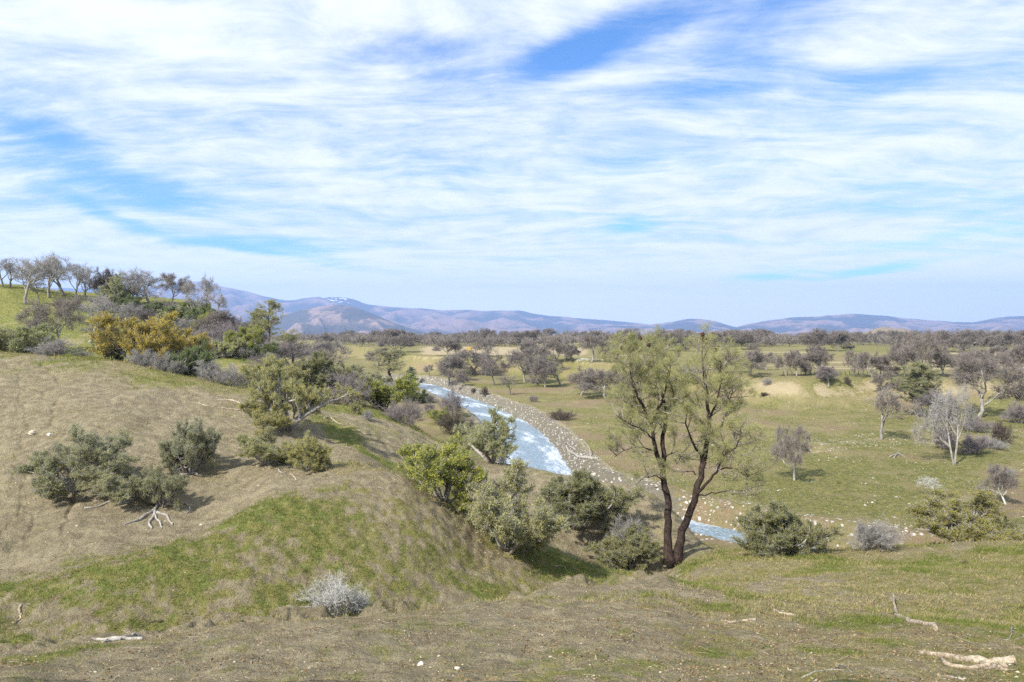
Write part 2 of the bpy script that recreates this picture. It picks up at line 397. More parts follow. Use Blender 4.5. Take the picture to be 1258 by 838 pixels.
def leaf_material(name, cols, trans=0.42, tint='tint', rough=0.7):
    """foliage whose colour comes from each leaf's own tint, and a little from the plant"""
    m, nt = new_mat(name); t = NT(nt)
    at = t.n('ShaderNodeAttribute', attribute_name=tint)
    oi = t.n('ShaderNodeObjectInfo')
    f = t.math('ADD', at.outputs['Fac'], t.math('MULTIPLY', t.math('SUBTRACT', oi.outputs['Random'], 0.5), 0.28))
    cr = t.n('ShaderNodeValToRGB'); t.l(f, cr.inputs[0])
    el = cr.color_ramp.elements
    for i, c in enumerate(cols):
        p = i/(len(cols)-1)
        e = el[0] if i == 0 else (el[-1] if i == len(cols)-1 else el.new(p))
        e.position = p; e.color = (*c, 1)
    d = t.n('ShaderNodeBsdfDiffuse'); t.l(cr.outputs[0], d.inputs[0])
    tr = t.n('ShaderNodeBsdfTranslucent'); t.l(cr.outputs[0], tr.inputs[0])
    mx = t.n('ShaderNodeMixShader'); mx.inputs[0].default_value = trans
    t.l(d.outputs[0], mx.inputs[1]); t.l(tr.outputs[0], mx.inputs[2])
    t.out(mx.outputs[0])
    return m

def bark_material(name, lo, hi, scale=6.0, stretch=0.25, bump=0.6):
    m, nt = new_mat(name); t = NT(nt)
    tc = t.n('ShaderNodeTexCoord').outputs['Object']
    a = t.noise(t.scaled(tc, 1, 1, stretch), scale*2.2, 5, 0.65)
    b = t.noise(tc, scale*0.35, 3, 0.6)
    k = t.math('ADD', t.math('MULTIPLY', a, 0.65), t.math('MULTIPLY', b, 0.35))
    c = t.mix(t.step(k, 0.36, 0.64), lo, hi)
    t.out(t.bsdf(c, 0.92, 0.1, t.bump(a, bump, 0.05)))
    return m
def stone_material(name, lo, hi):
    m, nt = new_mat(name); t = NT(nt)
    at = t.n('ShaderNodeAttribute', attribute_name='tint')
    tc = t.pos()
    k = t.math('ADD', t.math('MULTIPLY', t.noise(tc, 6.0, 4, 0.6), 0.4), t.math('MULTIPLY', at.outputs['Fac'], 0.6))
    t.out(t.bsdf(t.mix(t.step(k, 0.2, 0.8), lo, hi), 0.9, 0.15))
    return m

# ------------------------------------------------------------------ mesh helpers
def mesh_from(name, V, Fc, mats, mat_idx=None, smooth=False, tint=None):
    """V (n,3); Fc: array (m,3|4) or list of such arrays"""
    me = bpy.data.meshes.new(name)
    groups = Fc if isinstance(Fc, list) else [Fc]
    groups = [np.asarray(g, np.int32) for g in groups if len(g)]
    nl = sum(g.size for g in groups); nf = sum(len(g) for g in groups)
    V = np.asarray(V, np.float32)
    me.vertices.add(len(V)); me.vertices.foreach_set('co', V.ravel())
    me.loops.add(nl); me.polygons.add(nf)
    me.loops.foreach_set('vertex_index', np.concatenate([g.ravel() for g in groups]))
    tot = np.concatenate([np.full(len(g), g.shape[1], np.int32) for g in groups])
    st = np.r_[0, np.cumsum(tot)[:-1]].astype(np.int32)
    me.polygons.foreach_set('loop_start', st)
    try: me.polygons.foreach_set('loop_total', tot)
    except Exception: pass
    for m in (mats if isinstance(mats, (list, tuple)) else [mats]): me.materials.append(m)
    if mat_idx is not None: me.polygons.foreach_set('material_index', np.asarray(mat_idx, np.int32))
    if smooth: me.polygons.foreach_set('use_smooth', np.ones(nf, bool))
    if tint is not None:
        a = me.attributes.new('tint', 'FLOAT', 'POINT'); a.data.foreach_set('value', np.asarray(tint, np.float32))
    me.update(calc_edges=True)
    return me
def link(name, data, parent=None, loc=None):
    o = bpy.data.objects.new(name, data); COL.objects.link(o)
    if parent is not None: o.parent = parent
    if loc is not None: o.location = loc
    return o
def tag(o, label=None, cat=None, group=None, kind=None):
    if label: o['label'] = label
    if cat: o['category'] = cat
    if group: o['group'] = group
    if kind: o['kind'] = kind
    return o
def colour_attr(me, name, arr):
    a = me.attributes.new(name, 'FLOAT_COLOR', 'POINT')
    c = np.ones((len(me.vertices), 4), np.float32); c[:, :arr.shape[1]] = arr
    a.data.foreach_set('color', c.ravel())
# ------------------------------------------------------------------ ground sheet with its cover
n_big = fbm(X2/14., Y2/14., 4, 60); n_mid = fbm(X2/4., Y2/4., 4, 61); n_sml = fbm(X2/1.3, Y2/1.3, 3, 62); n_fin = fbm(X2/.42, Y2/.42, 3, 63)*sstep(90, 50, D2)
def gz_(p0, d0, sp, sd):          # a soft patch round (column, distance)
    return np.exp(-((PX2-p0)/sp)**2 - ((D2-d0)/sd)**2)
def near_line(pts, w):
    """1 near a line over the ground given as photograph pixels"""
    P = np.array([spot(*p)[:2] for p in pts])
    best = np.full(X2.shape, 1e9)
    sel = (Y2 < P[:,1].max()+8) & (Y2 > P[:,1].min()-8)
    x, y = X2[sel], Y2[sel]; b = np.full(x.shape, 1e9)
    for i in range(len(P)-1):
        a, e = P[i], P[i+1]; v = e-a; L = max((v@v), 1e-6)
        t = np.clip(((x-a[0])*v[0]+(y-a[1])*v[1])/L, 0, 1)
        b = np.minimum(b, np.hypot(x-a[0]-t*v[0], y-a[1]-t*v[1]))
    best[sel] = b
    return np.exp(-(best/w)**2)
isn = ISNEAR > 0.5
dk = lambda k: KDG[None,:,k]
green = np.zeros_like(X2); soil = np.zeros_like(X2); rust = np.zeros_like(X2); stone = np.zeros_like(X2); pale = np.zeros_like(X2)
slope_near = isn & (D2 < dk(2)); spur = isn & (D2 >= dk(2)) & (D2 < dk(4)); face = isn & (D2 >= dk(4)) & (D2 < dk(6)); back = isn & (D2 >= dk(6))
soil[slope_near] = (0.88 + 0.4*n_mid+.4*n_fin)[slope_near]; green[slope_near] = (0.14 + 0.40*n_mid + 0.2*n_big+.3*n_sml+.35*n_fin)[slope_near]
rust += slope_near*sstep(560, 860, PX2)*(0.33+0.3*n_sml)*sstep(22, 15, D2)
green += slope_near*sstep(780, 950, PX2)*(0.12+0.5*n_mid)
soil -= slope_near*sstep(780, 950, PX2)*0.25
leftw = sstep(560, 330, PX2)
green += spur*(0.36 + 0.06*leftw + 0.35*n_mid + 0.45*n_sml + 0.55*n_fin+ 0.3*n_big); soil += spur*(0.50-0.1*leftw-0.3*n_mid-.4*n_sml-.5*n_fin)
green -= spur*0.14*sstep(430, 600, PX2)*sstep(760, 640, PX2)
green -= spur*0.25*sstep(820, 930, PX2); soil -= spur*0.3*sstep(820, 900, PX2)
fl = face*sstep(420, 330, PX2)
green += fl*(0.07 + 0.4*n_mid+.25*n_sml+.2*n_fin); soil += fl*(1.08 + 0.5*n_big)
up = sstep(0.55, 0.95, knotpos(5, 6))*fl
green += up*0.42; soil -= up*0.62
fr = face*sstep(330, 420, PX2)
green += fr*(0.18+0.4*n_mid+.3*n_sml+.3*n_fin)*1.0; soil += fr*(0.85+0.5*n_big)
knr = face*sstep(830, 900, PX2)
green += knr*(0.16+0.5*n_mid); soil -= knr*0.55
green += back*(0.50+0.45*n_mid+0.3*n_big); soil += back*(0.2+0.3*n_mid)
# steep flanks down to the river are bare
steep = back & (PX2 > 560) 
green[steep] -= 0.40; soil[steep] += 0.5
hill = back & (PX2 < 330) & (D2 > 80)
green[hill] += 0.6; soil[hill] -= 0.15
pale += (back & (PX2 < 330) & (D2 > 95))*np.clip(n_big*1.2-0.25, 0, .5)
# the green runnels, trails and swale
for pts, w, a in (([(423,534),(451,557),(484,574)], 0.9, .85), ([(392,512),(423,534)], 1.2, .6), ([(560,602),(590,640),(640,668)], 1.6, .6),
                  ([(275,575),(300,600),(318,622)], 1.6, .75), ([(0,722),(60,702),(130,684),(230,657)], 0.55, .35), ([(230,690),(290,665),(330,640)], 2.0, .2),
                  ([(690,690),(740,700),(790,705)], 2.0, .55), ([(880,745),(960,715),(1010,700)], 1.2, .4), ([(560,742),(620,722),(690,700)], .6, .35),
                  ([(395,500),(440,503),(470,512)], 1.4, .75), ([(1010,800),(1040,803)], .35, .9), ([(1075,788),(1100,790)], .35, .9), ([(1150,805),(1180,812)], .4, .5),
                  ([(80,800),(200,785)], .7, .4), ([(845,700),(870,690),(910,688)], .8, .5)):
    g = near_line(pts, w); green += a*g; soil -= 0.5*a*g
for pts, w in (([(318,610),(345,600),(420,592),(470,588)], .9), ([(560,736),(640,733),(760,722),(805,712)], .5), ([(808,720),(815,700)], .5), ([(350,600),(300,560)], 1.5), ([(860,735),(960,712),(1080,700)], .5),
               ([(170,600),(230,640)], 2.5), ([(110,480),(190,520),(240,545)], 1.3), ([(360,535),(330,580)], 2.0)):
    g = near_line(pts, w); soil += 0.7*g; green -= 0.6*g
# valley floor
plain = (~isn) & (TERR < 0.5) & (D2 < 420)
green += plain*(0.50 + 0.7*n_big + 0.75*n_mid+.3*n_sml)
nb2 = fbm(X2/30., Y2/22., 3, 66)
rust += plain*np.clip(0.34 + 0.95*nb2 + 0.55*n_mid + .25*n_big, 0, 1); green -= plain*np.clip(0.9*nb2+0.35*n_mid-.05, -.1, .8)
wx = np.exp(-np.abs(BANK-16)/12)*RIGHT
stone += plain*(0.12*np.clip(0.5+1.5*n_big, 0, 1) + 0.20*wx*np.clip(.5+n_mid, 0, 1))
rust += plain*wx*0.2; green -= plain*wx*0.12
bandp = np.exp(-((D2-112-8*n_big-0.06*(PX2-1000))/5.5)**2)*sstep(930, 1000, PX2)
pale += plain*0.55*bandp*np.clip(.5+n_mid*1.5, 0, 1); stone += 0.35*plain*bandp
bar = (BANK < 4.8) & (~(isn & (NEARH > VAL+1.5)))
soil[bar] = 0.7 + 0.4*n_mid[bar]; green[bar] = -0.2; rust[bar] = -.2; stone[bar] = (0.5 + 0.25*n_mid)[bar]
lowbar = bar & (PX2 > 800); soil[lowbar] *= .35; rust[lowbar] = (.62+.5*n_mid)[lowbar]; green[lowbar] = (.22+.5*n_sml)[lowbar]
terrace = (~isn) & (TERR >= 0.5)
green += terrace*(0.60+0.35*n_big+0.25*n_mid); rust += terrace*(0.15+0.5*nb2)
edge = (~isn)*np.exp(-((TERR-0.72)/0.2)**2)*(D2 < 420)
tb = (~isn)*np.exp(-((TERR-0.62)/0.34)**2)*(D2 < 420)*sstep(880, 940, PX2)
pale += tb*(0.72+0.5*n_mid+.3*n_big); green -= tb*0.5
pale += (~isn)*sstep(800,700,PX2)*edge*np.clip(0.3+n_mid, 0, 1)*.5
bankf = (~isn)*np.exp(-((TERR-.5)/.36)**2)*(D2 < 420)*sstep(470,500,PX2)*sstep(820,780,PX2)
green -= .3*bankf; rust += .12*bankf
pale += (~isn)*np.exp(-((TERR-.93)/.06)**2)*(D2 < 420)*sstep(480,500,PX2)*sstep(800,760,PX2)*.55
# dry field, far road and stubble strips on the terrace
fieldm = terrace*sstep(300,330,D2)*sstep(470,430,D2)*sstep(505,540,PX2)*sstep(735,700,PX2)
pale += fieldm*0.9; green -= fieldm*0.5
field2 = terrace*sstep(560,590,D2)*sstep(700,660,D2)*sstep(640,660,PX2)*sstep(760,730,PX2); pale += field2*.5
for d0, w, p0, p1, a in ((258, 5, 1015, 1500, .9), (232, 5, 930, 1300, .55), (330, 9, 1150, 1400, .8), (216, 3.5, 960, 1300, .5), (300, 4, 700, 800, .6), (345, 10, 930, 1000, .4)):
    g = terrace*np.exp(-((D2-d0-4*nb2)/w)**2)*sstep(p0-15, p0+15, PX2)*sstep(p1+30, p1-30, PX2); pale += a*g; green -= .5*a*g
for d0, w, p0, p1, a in ((385, 30, 1010, 1100, .6), (190, 6, 1000, 1060, .5), (430, 25, 690, 740, .5), (150, 14, 1190, 1300, .7), (300, 20, 1150, 1260, .3), (420, 30, 1130, 1250, .4)):
    g = (~isn)*np.exp(-((D2-d0)/w)**2)*sstep(p0-20, p0+10, PX2)*sstep(p1+20, p1-10, PX2); green += a*g; pale -= a*g
hillock = (D2 > 1700); green[hillock] = .3; rust[hillock] = .8; pale[hillock] = 0
for pts, w, a in (([(962,590),(1035,572)],5,.8), ([(1060,548),(1112,545)],4,.55), ([(1190,520),(1262,506)],10,.8), ([(635,472),(725,474)],7,.6), ([(1000,479),(1050,477)],4,.6),
                  ([(700,560),(730,545)],5,.6), ([(1080,600),(1150,590)],5,.5), ([(960,620),(1040,625)],4,.6), ([(1125,575),(1180,572)],3,.6), ([(660,455),(700,452)],6,.5), ([(560,470),(620,478)],8,.5)):
    g = near_line(pts, w)*(~isn); green += a*g; rust -= a*g; pale -= .5*a*g
cover = np.stack([np.clip(green,0,1.2), np.clip(soil,0,1.2), np.clip(rust,0,1)], -1).reshape(-1,3)
cover2 = np.stack([np.clip(stone,0,1), np.clip(pale,0,1), (~isn)*sstep(-.2,.3,green-pale+.3)], -1).reshape(-1,3)
idx = np.arange(ND*NP_).reshape(ND, NP_)
quads = np.stack([idx[:-1,:-1], idx[:-1,1:], idx[1:,1:], idx[1:,:-1]], -1).reshape(-1,4)
GROUND = mesh_from('ground', np.stack([X2,Y2,GZ],-1).reshape(-1,3), quads, ground_material(), smooth=True)
colour_attr(GROUND, 'cover', cover); colour_attr(GROUND, 'cover_two', cover2)
ba = GROUND.attributes.new('river_bar', 'FLOAT', 'POINT'); ba.data.foreach_set('value', (sstep(6.5, 1.2, BANK)*(1-.7*sstep(815,850,PX2))*(~isn)).astype(np.float32).ravel())
tag(link('ground', GROUND), kind='structure')
GREEN = np.clip(green,0,1.2); SOIL = np.clip(soil,0,1.2)

# ------------------------------------------------------------------ river
def build_river():
    pts, tt, s = along(RIVER, 900)
    W = np.interp(tt, s, RIVER_W)
    tan = np.gradient(pts, axis=0); tan /= np.linalg.norm(tan, axis=1)[:,None]
    nor = np.c_[tan[:,1], -tan[:,0]]
    q = np.linspace(-1, 1, 41)
    P = pts[:,None,:] + nor[:,None,:]*(q[None,:,None]*(W[:,None,None]+3.2))
    S = np.repeat(tt[:,None], 41, 1); C = q[None,:]*(W[:,None]+3.2)
    rap = np.clip(0.5+1.3*fbm(S/16., C/3.2+0.3+S/40., 3, 80), 0, 1)
    zz = WATER_Z + 0.10*fbm(S/1.7, C/1.3, 4, 81)*(0.5+rap)
    i = np.arange(900*41).reshape(900,41)
    qd = np.stack([i[:-1,:-1], i[1:,:-1], i[1:,1:], i[:-1,1:]], -1).reshape(-1,4)
    me = mesh_from('river_water', np.dstack([P, zz]).reshape(-1,3), qd[:, ::-1], water_material(), smooth=True)
    a = me.attributes.new('flow', 'FLOAT_VECTOR', 'POINT')
    a.data.foreach_set('vector', np.stack([S, C, rap], -1).astype(np.float32).ravel())
    tag(link('river_water', me), kind='structure')
build_river()

# ------------------------------------------------------------------ mountains on the far side of the valley
def mountain(name, sky, D, foot, mat, seed, rough=0.36, n=(520, 130), bump_scale=900., snow=None, wob=0.08):
    px = np.linspace(sky[0][0], sky[-1][0], n[0])
    row = pchip([a for a, b in sky], [b for a, b in sky], px)
    row = row - 0.55*fbm(px/22., px*0, 4, seed+9) 
    H = (HZ-row)/F                                   # height of the crest as a slope
    t = np.r_[np.linspace(0, 1, n[1]), np.linspace(1.02, 1.14, 8)]
    T, PX = np.meshgrid(t, px, indexing='ij')
    Dc = D*(1 + wob*fbm(px/160., px*0, 2, seed+3))[None,:]
    d = Dc*(foot + (1-foot)*T)
    x = (PX-CX)/F*d
    crest = (H[None,:]*Dc)
    base = -190.0
    prof = np.where(T <= 1, T**1.15, 1-(T-1)*1.1)
    rd = ridged(x/bump_scale, d/(bump_scale*1.5), 6, seed)
    rd2 = fbm(x/(bump_scale*.35), d/(bump_scale*.4), 5, seed+30)
    h = crest-base
    env = np.where(T <= 1, np.sin(np.pi*np.clip(T,0,1))**0.8, 0)
    z = base + h*(prof*(1-0.16*env) + rough*env*(rd-0.42) + 0.07*env*rd2)
    lim = base + h*np.maximum(prof, 0)*1.0
    # never stand above the crest as seen from the valley
    z = np.minimum(z, base + (crest-base)*np.clip(d/Dc, 0, 1)*0.995)*(T <= 1) + z*(T > 1)
    nt_, npx = T.shape
    i = np.arange(nt_*npx).reshape(nt_, npx)
    qd = np.stack([i[:-1,:-1], i[:-1,1:], i[1:,1:], i[1:,:-1]], -1).reshape(-1,4)
    me = mesh_from(name, np.stack([x, d, z], -1).reshape(-1,3), qd, mat, smooth=True)
    sn = np.zeros_like(T)
    if snow: sn = .66*sstep(.84, .99, T)*np.exp(-((PX-snow[0])/snow[1])**2)
    colour_attr(me, 'cover', np.stack([sn, np.clip(rd*1.1,0,1), T*0], -1).reshape(-1,3))
    tag(link(name, me), kind='structure')
brown = mountain_material('dry_mountain', (0.058,0.055,0.065), (0.25,0.17,0.155), snow=True)
brown2 = mountain_material('dry_front_mountain', (0.075,0.068,0.066), (0.25,0.18,0.155))
mountain('mountains', [(-700,360),(-300,352),(-60,349),(100,354),(180,352),(222,347),(248,345.5),(270,351),(300,357),(335,366),(352,369),(385,365),(410,364.5),(432,367),(450,373),(480,377),(520,379),(545,381),(575,380.5),(600,382),(632,381),(660,386),(700,390),(740,393),(775,396),(806,399),(830,396),(870,399),(910,402),(960,404),(1100,406),(1500,408)],
         12500., 0.55, brown, 100, 0.48, bump_scale=1150., snow=(412, 26))
mountain('mountains', [(700,404),(740,401),(780,400),(806,398),(828,394.5),(856,391.5),(872,393),(890,398),(905,401.5),(920,398),(945,393.5),(975,390),(1005,388.5),(1030,386.5),(1052,385.5),(1080,387.5),(1110,390.5),(1150,394),(1190,396),(1210,393),(1226,390.2),(1258,388),(1330,384),(1450,388),(1700,380),(2100,376)],
         10500., 0.55, brown, 140, 0.48, bump_scale=1000.)
mountain('mountains', [(250,411),(290,404),(330,394),(356,385),(380,378.5),(400,375.5),(416,374.5),(432,376.5),(452,383),(476,393),(500,402),(520,408),(545,412),(600,414)],
         6600., 0.62, brown2, 170, 0.44, n=(320,110), bump_scale=560., wob=.03)

# ------------------------------------------------------------------ sky with high thin cloud, and the sun
SUN_EL, SUN_AZ = R(42), R(-137)      # azimuth measured from +Y (the way the camera looks) towards +X
def build_world():
    w = bpy.data.worlds.new('World'); scene.world = w; w.use_nodes = True
    nt = w.node_tree; nt.nodes.clear(); t = NT(nt)
    sky = t.n('ShaderNodeTexSky', sky_type='NISHITA', sun_disc=False)
    sky.sun_elevation = SUN_EL; sky.sun_rotation = SUN_AZ
    sky.altitude = 300; sky.air_density = 1.0; sky.dust_density = 0.4; sky.ozone_density = 2.2
    g = t.n('ShaderNodeTexCoord').outputs['Generated']
    s = t.n('ShaderNodeSeparateXYZ'); t.l(g, s.inputs[0])
    X, Y, Zc = s.outputs
    az = t.math('ARCTAN2', X, Y)
    zc = t.math('MAXIMUM', Zc, 0.0)
    den = t.math('ADD', zc, 0.10)
    pv = t.n('ShaderNodeCombineXYZ'); t.l(t.math('DIVIDE', X, den), pv.inputs[0]); t.l(t.math('DIVIDE', Y, den), pv.inputs[1])
    plane = pv.outputs[0]
    # wind-torn warp
    wn = t.n('ShaderNodeTexNoise'); t.l(plane, wn.inputs['Vector']); wn.inputs['Scale'].default_value = 0.55; wn.inputs['Detail'].default_value = 3
    wv = t.n('ShaderNodeVectorMath', operation='MULTIPLY_ADD'); t.l(wn.outputs['Color'], wv.inputs[0]); wv.inputs[1].default_value = (1.0,1.0,0); t.l(plane, wv.inputs[2])
    warped = wv.outputs[0]
    lay = t.noise(t.scaled(warped, 0.6, 0.75, 1, R(14)), 0.8, 5, 0.58)
    fib = t.noise(t.scaled(warped, 0.5, 1.35, 1, R(24)), 1.3, 7, 0.66, 0.35)
    fine = t.noise(t.scaled(warped, 0.8, 2.4, 1, R(34)), 3.2, 6, 0.70, 0.5)
    puff = t.noise(warped, 3.6, 6, 0.6)
    cov = t.math('ADD', t.math('MULTIPLY', lay, 0.40), t.math('MULTIPLY', fib, 0.50))
    cov = t.math('ADD', cov, t.math('MULTIPLY', fine, 0.30))
    cov = t.math('SUBTRACT', t.math('ADD', cov, t.math('MULTIPLY', puff, 0.16)), 0.05)          # about 0.63 on average
    # clearer stretches of sky, by compass direction and elevation (degrees)
    ws = t.n('ShaderNodeSeparateColor'); t.l(wn.outputs['Color'], ws.inputs[0])
    azd = t.math('ADD', t.math('MULTIPLY', az, 57.2958), t.math('MULTIPLY', t.math('SUBTRACT', ws.outputs[0], .5), 9.0))
    eld = t.math('ADD', t.math('MULTIPLY', t.math('ARCSINE', Zc), 57.2958), t.math('MULTIPLY', t.math('SUBTRACT', ws.outputs[1], .5), 4.0))
    tot = None
    for a0, e0, sa, se, rot, wgt in HOLES:
        da, de = t.math('SUBTRACT', azd, a0), t.math('SUBTRACT', eld, e0)
        c, sn = math.cos(R(rot)), math.sin(R(rot))
        u = t.math('ADD', t.math('MULTIPLY', da, c/sa), t.math('MULTIPLY', de, sn/sa))
        v = t.math('ADD', t.math('MULTIPLY', da, -sn/se), t.math('MULTIPLY', de, c/se))
        r2 = t.math('ADD', t.math('MULTIPLY', u, u), t.math('MULTIPLY', v, v))
        e = t.math('MULTIPLY', t.math('POWER', 2.71828, t.math('MULTIPLY', r2, -1.0)), wgt)
        tot = e if tot is None else t.math('ADD', tot, e)
    cov = t.math('SUBTRACT', cov, tot)
    cov = t.math('ADD', cov, t.math('MULTIPLY', t.step(Zc, 0.16, 0.0), 0.26))
    alpha = t.step(cov, 0.36, 0.71)
    alpha = t.math('MULTIPLY', alpha, 0.97)
    shade = t.step(t.math('ADD', t.math('MULTIPLY', fib, 0.5), t.math('MULTIPLY', puff, 0.5)), 0.34, 0.62)
    cloud = t.mix(shade, CLOUD_LO, CLOUD_HI)
    low = t.step(Zc, 0.15, 0.02)
    cloud = t.mix(t.math('MULTIPLY', low, 0.85), cloud, (8.6,8.75,8.7))
    skyc = t.mix(1.0, sky.outputs[0], SKY_GAIN, 'MULTIPLY')
    col = t.mix(alpha, skyc, cloud)
    bg = t.n('ShaderNodeBackground'); t.l(col, bg.inputs[0]); bg.inputs[1].default_value = SKY_STRENGTH
    o = t.n('ShaderNodeOutputWorld'); t.l(bg.outputs[0], o.inputs[0])
def hole(px, py, sx, sy, rot, w):
    k = 57.2958
    az = math.atan((px-CX)/F)*k; el = math.atan2(HZ-py, math.hypot(px-CX, F))*k
    return (az, el, sx/F*k, sy/F*k, rot, w)
HOLES = [hole(700,74,60,20,14,.27), hole(800,34,100,24,12,.24), hole(960,18,105,36,5,.24), hole(500,70,110,40,-8,.15), hole(860,112,80,24,8,.16),
         hole(190,238,120,20,-8,.21), hole(50,180,80,18,-12,.13), hole(330,301,95,9,-6,.40), hole(150,262,60,6,-10,.2), hole(1150,285,70,7,6,.14), hole(560,205,60,12,0,.10), hole(775,206,50,12,8,.10),
         hole(945,333,60,11,6,.34), hole(1075,326,55,9,10,.30), hole(1130,90,140,20,5,.10), hole(1230,300,60,20,10,.10), hole(770,272,30,7,0,.2), hole(60,310,120,10,-5,.06)]
SKY_STRENGTH = 0.073
SKY_GAIN = (0.50, 0.90, 1.32)
CLOUD_LO, CLOUD_HI = (4.5,5.2,6.1), (6.7,6.9,7.0)
build_world(); scene.world.cycles.sampling_method = "NONE"
sun = bpy.data.lights.new('sun', 'SUN'); sun.energy = 3.7; sun.angle = R(0.55); sun.color = (1.0, 0.94, 0.84)
so = link('sun', sun)
from mathutils import Vector
dirv = Vector((math.sin(SUN_AZ)*math.cos(SUN_EL), math.cos(SUN_AZ)*math.cos(SUN_EL), math.sin(SUN_EL)))
so.rotation_euler = dirv.to_track_quat('Z', 'Y').to_euler()

# ------------------------------------------------------------------ air
def build_haze():
    x0, x1, y0, y1, z0, z1 = -19500, 19500, -300, 14900, float(GZ.min())-1, 880
    V = [(x,y,z) for z in (z0,z1) for y in (y0,y1) for x in (x0,x1)]
    Fc = [(0,2,3,1),(4,5,7,6),(0,1,5,4),(2,6,7,3),(0,4,6,2),(1,3,7,5)]
    m, nt = new_mat('valley_haze'); t = NT(nt)
    pv = t.n('ShaderNodeVolumePrincipled')
    pv.inputs['Color'].default_value = HAZE_COL; pv.inputs['Density'].default_value = HAZE_DENSITY
    pv.inputs['Anisotropy'].default_value = 0.2
    o = t.n('ShaderNodeOutputMaterial'); t.l(pv.outputs[0], o.inputs['Volume'])
    tag(link('haze', mesh_from('haze', V, np.array(Fc), m)), kind='stuff')
HAZE_DENSITY, HAZE_COL = 8.8e-5, (0.37,0.57,1.0,1)
build_haze()

# ------------------------------------------------------------------ camera and colour
cam = bpy.data.cameras.new('camera'); cam.sensor_width = 36; cam.lens = 36*F/1258.0
cam.shift_y = -(419.0-HZ)/1258.0; cam.clip_start = 0.1; cam.clip_end = 60000
co = link('camera', cam, loc=(0,0,0)); co.rotation_euler = (R(90), 0, 0)
scene.camera = co
vs = scene.view_settings
scene.display_settings.display_device = 'sRGB'
vs.view_transform = 'Standard'; vs.look = 'None'; vs.exposure = 1.22; vs.gamma = 1; vs.use_curve_mapping = False
cy = scene.cycles
cy.use_denoising = False
try: cy.denoiser = 'OPENIMAGEDENOISE'
except Exception: pass
cy.max_bounces = 6; cy.diffuse_bounces = 3; cy.glossy_bounces = 2; cy.transmission_bounces = 3; cy.volume_bounces = 1; cy.transparent_max_bounces = 8
cy.sample_clamp_indirect = 6; cy.use_adaptive_sampling = True; cy.adaptive_threshold = 0.01
# ------------------------------------------------------------------ growing plants
def unit(v): return v/np.maximum(np.linalg.norm(v, axis=-1, keepdims=True), 1e-9)
def perp(v):
    a = np.where(np.abs(v[..., 2:3]) < 0.9, np.array([0,0,1.0]), np.array([1.0,0,0]))
    u = unit(np.cross(v, a)); return u, np.cross(v, u)
def tube(pts, rad, sides):
    pts = np.asarray(pts, float); n = len(pts)
    tg = unit(np.gradient(pts, axis=0)); u, w = perp(tg)
    for i in range(1, n):                       # keep the frame from twisting
        p = u[i-1]-tg[i]*(u[i-1]@tg[i]); u[i] = p/max(np.linalg.norm(p),1e-9); w[i] = np.cross(tg[i], u[i])
    a = np.linspace(0, 2*np.pi, sides, endpoint=False)
    r = np.asarray(rad)[:,None,None]
    V = pts[:,None,:] + r*(np.cos(a)[None,:,None]*u[:,None,:] + np.sin(a)[None,:,None]*w[:,None,:])
    i = np.arange(n*sides).reshape(n, sides); j = np.roll(i, -1, 1)
    Q = np.stack([i[:-1], j[:-1], j[1:], i[1:]], -1).reshape(-1,4)
    V = V.reshape(-1,3)
    # close both ends
    V = np.r_[V, pts[:1], pts[-1:]]; b, t = n*sides, n*sides+1
    T = np.r_[np.stack([np.full(sides,b), j[0], i[0]], -1), np.stack([np.full(sides,t), i[-1], j[-1]], -1)]
    return V, Q, T
class Geo:
    def __init__(self): self.V, self.Q, self.T, self.tv, self.n = [], [], [], [], 0
    def add(self, V, Q=None, T=None, tint=None):
        if Q is not None and len(Q): self.Q.append(np.asarray(Q)+self.n)
        if T is not None and len(T): self.T.append(np.asarray(T)+self.n)
        self.V.append(V); self.tv.append(np.full(len(V), 0.5) if tint is None else tint); self.n += len(V)
    def mesh(self, name, mat, smooth=False):
        Fs = ([np.concatenate(self.Q)] if self.Q else []) + ([np.concatenate(self.T)] if self.T else [])
        return mesh_from(name, np.concatenate(self.V), Fs, mat, smooth=smooth, tint=np.concatenate(self.tv))
    def allV(self): return np.concatenate(self.V)
def twigs(geo, A, B, r0, r1, tint=None):
    """thin three-sided twigs from A to B"""
    A, B = np.asarray(A), np.asarray(B); n = len(A)
    if n == 0: return
    d = unit(B-A); u, w = perp(d)
    r0 = np.broadcast_to(r0, (n,)); r1 = np.broadcast_to(r1, (n,))
    V = np.zeros((n,6,3))
    for k in range(3):
        c, s = math.cos(2.094*k), math.sin(2.094*k)
        o = c*u+s*w
        V[:,k] = A+o*r0[:,None]; V[:,3+k] = B+o*r1[:,None]
    b = (np.arange(n)*6)[:,None]
    Q = np.concatenate([b+np.array([[k,(k+1)%3,3+(k+1)%3,3+k]]) for k in range(3)])
    geo.add(V.reshape(-1,3), Q, None, None if tint is None else np.repeat(tint, 6))
def leaves(geo, C, D, L, W, tint, r):
    """narrow pointed leaves: a folded diamond each"""
    n = len(C); u, w = perp(D)
    ang = r.uniform(0, 2*np.pi, n)[:,None]
    s = np.cos(ang)*u+np.sin(ang)*w
    L = np.broadcast_to(L,(n,))[:,None]; W = np.broadcast_to(W,(n,))[:,None]
    V = np.stack([C, C+D*L*0.5+s*W*0.5, C+D*L, C+D*L*0.45-s*W*0.5], 1)
    Q = np.arange(n*4).reshape(n,4)
    geo.add(V.reshape(-1,3), Q, None, np.repeat(tint, 4))
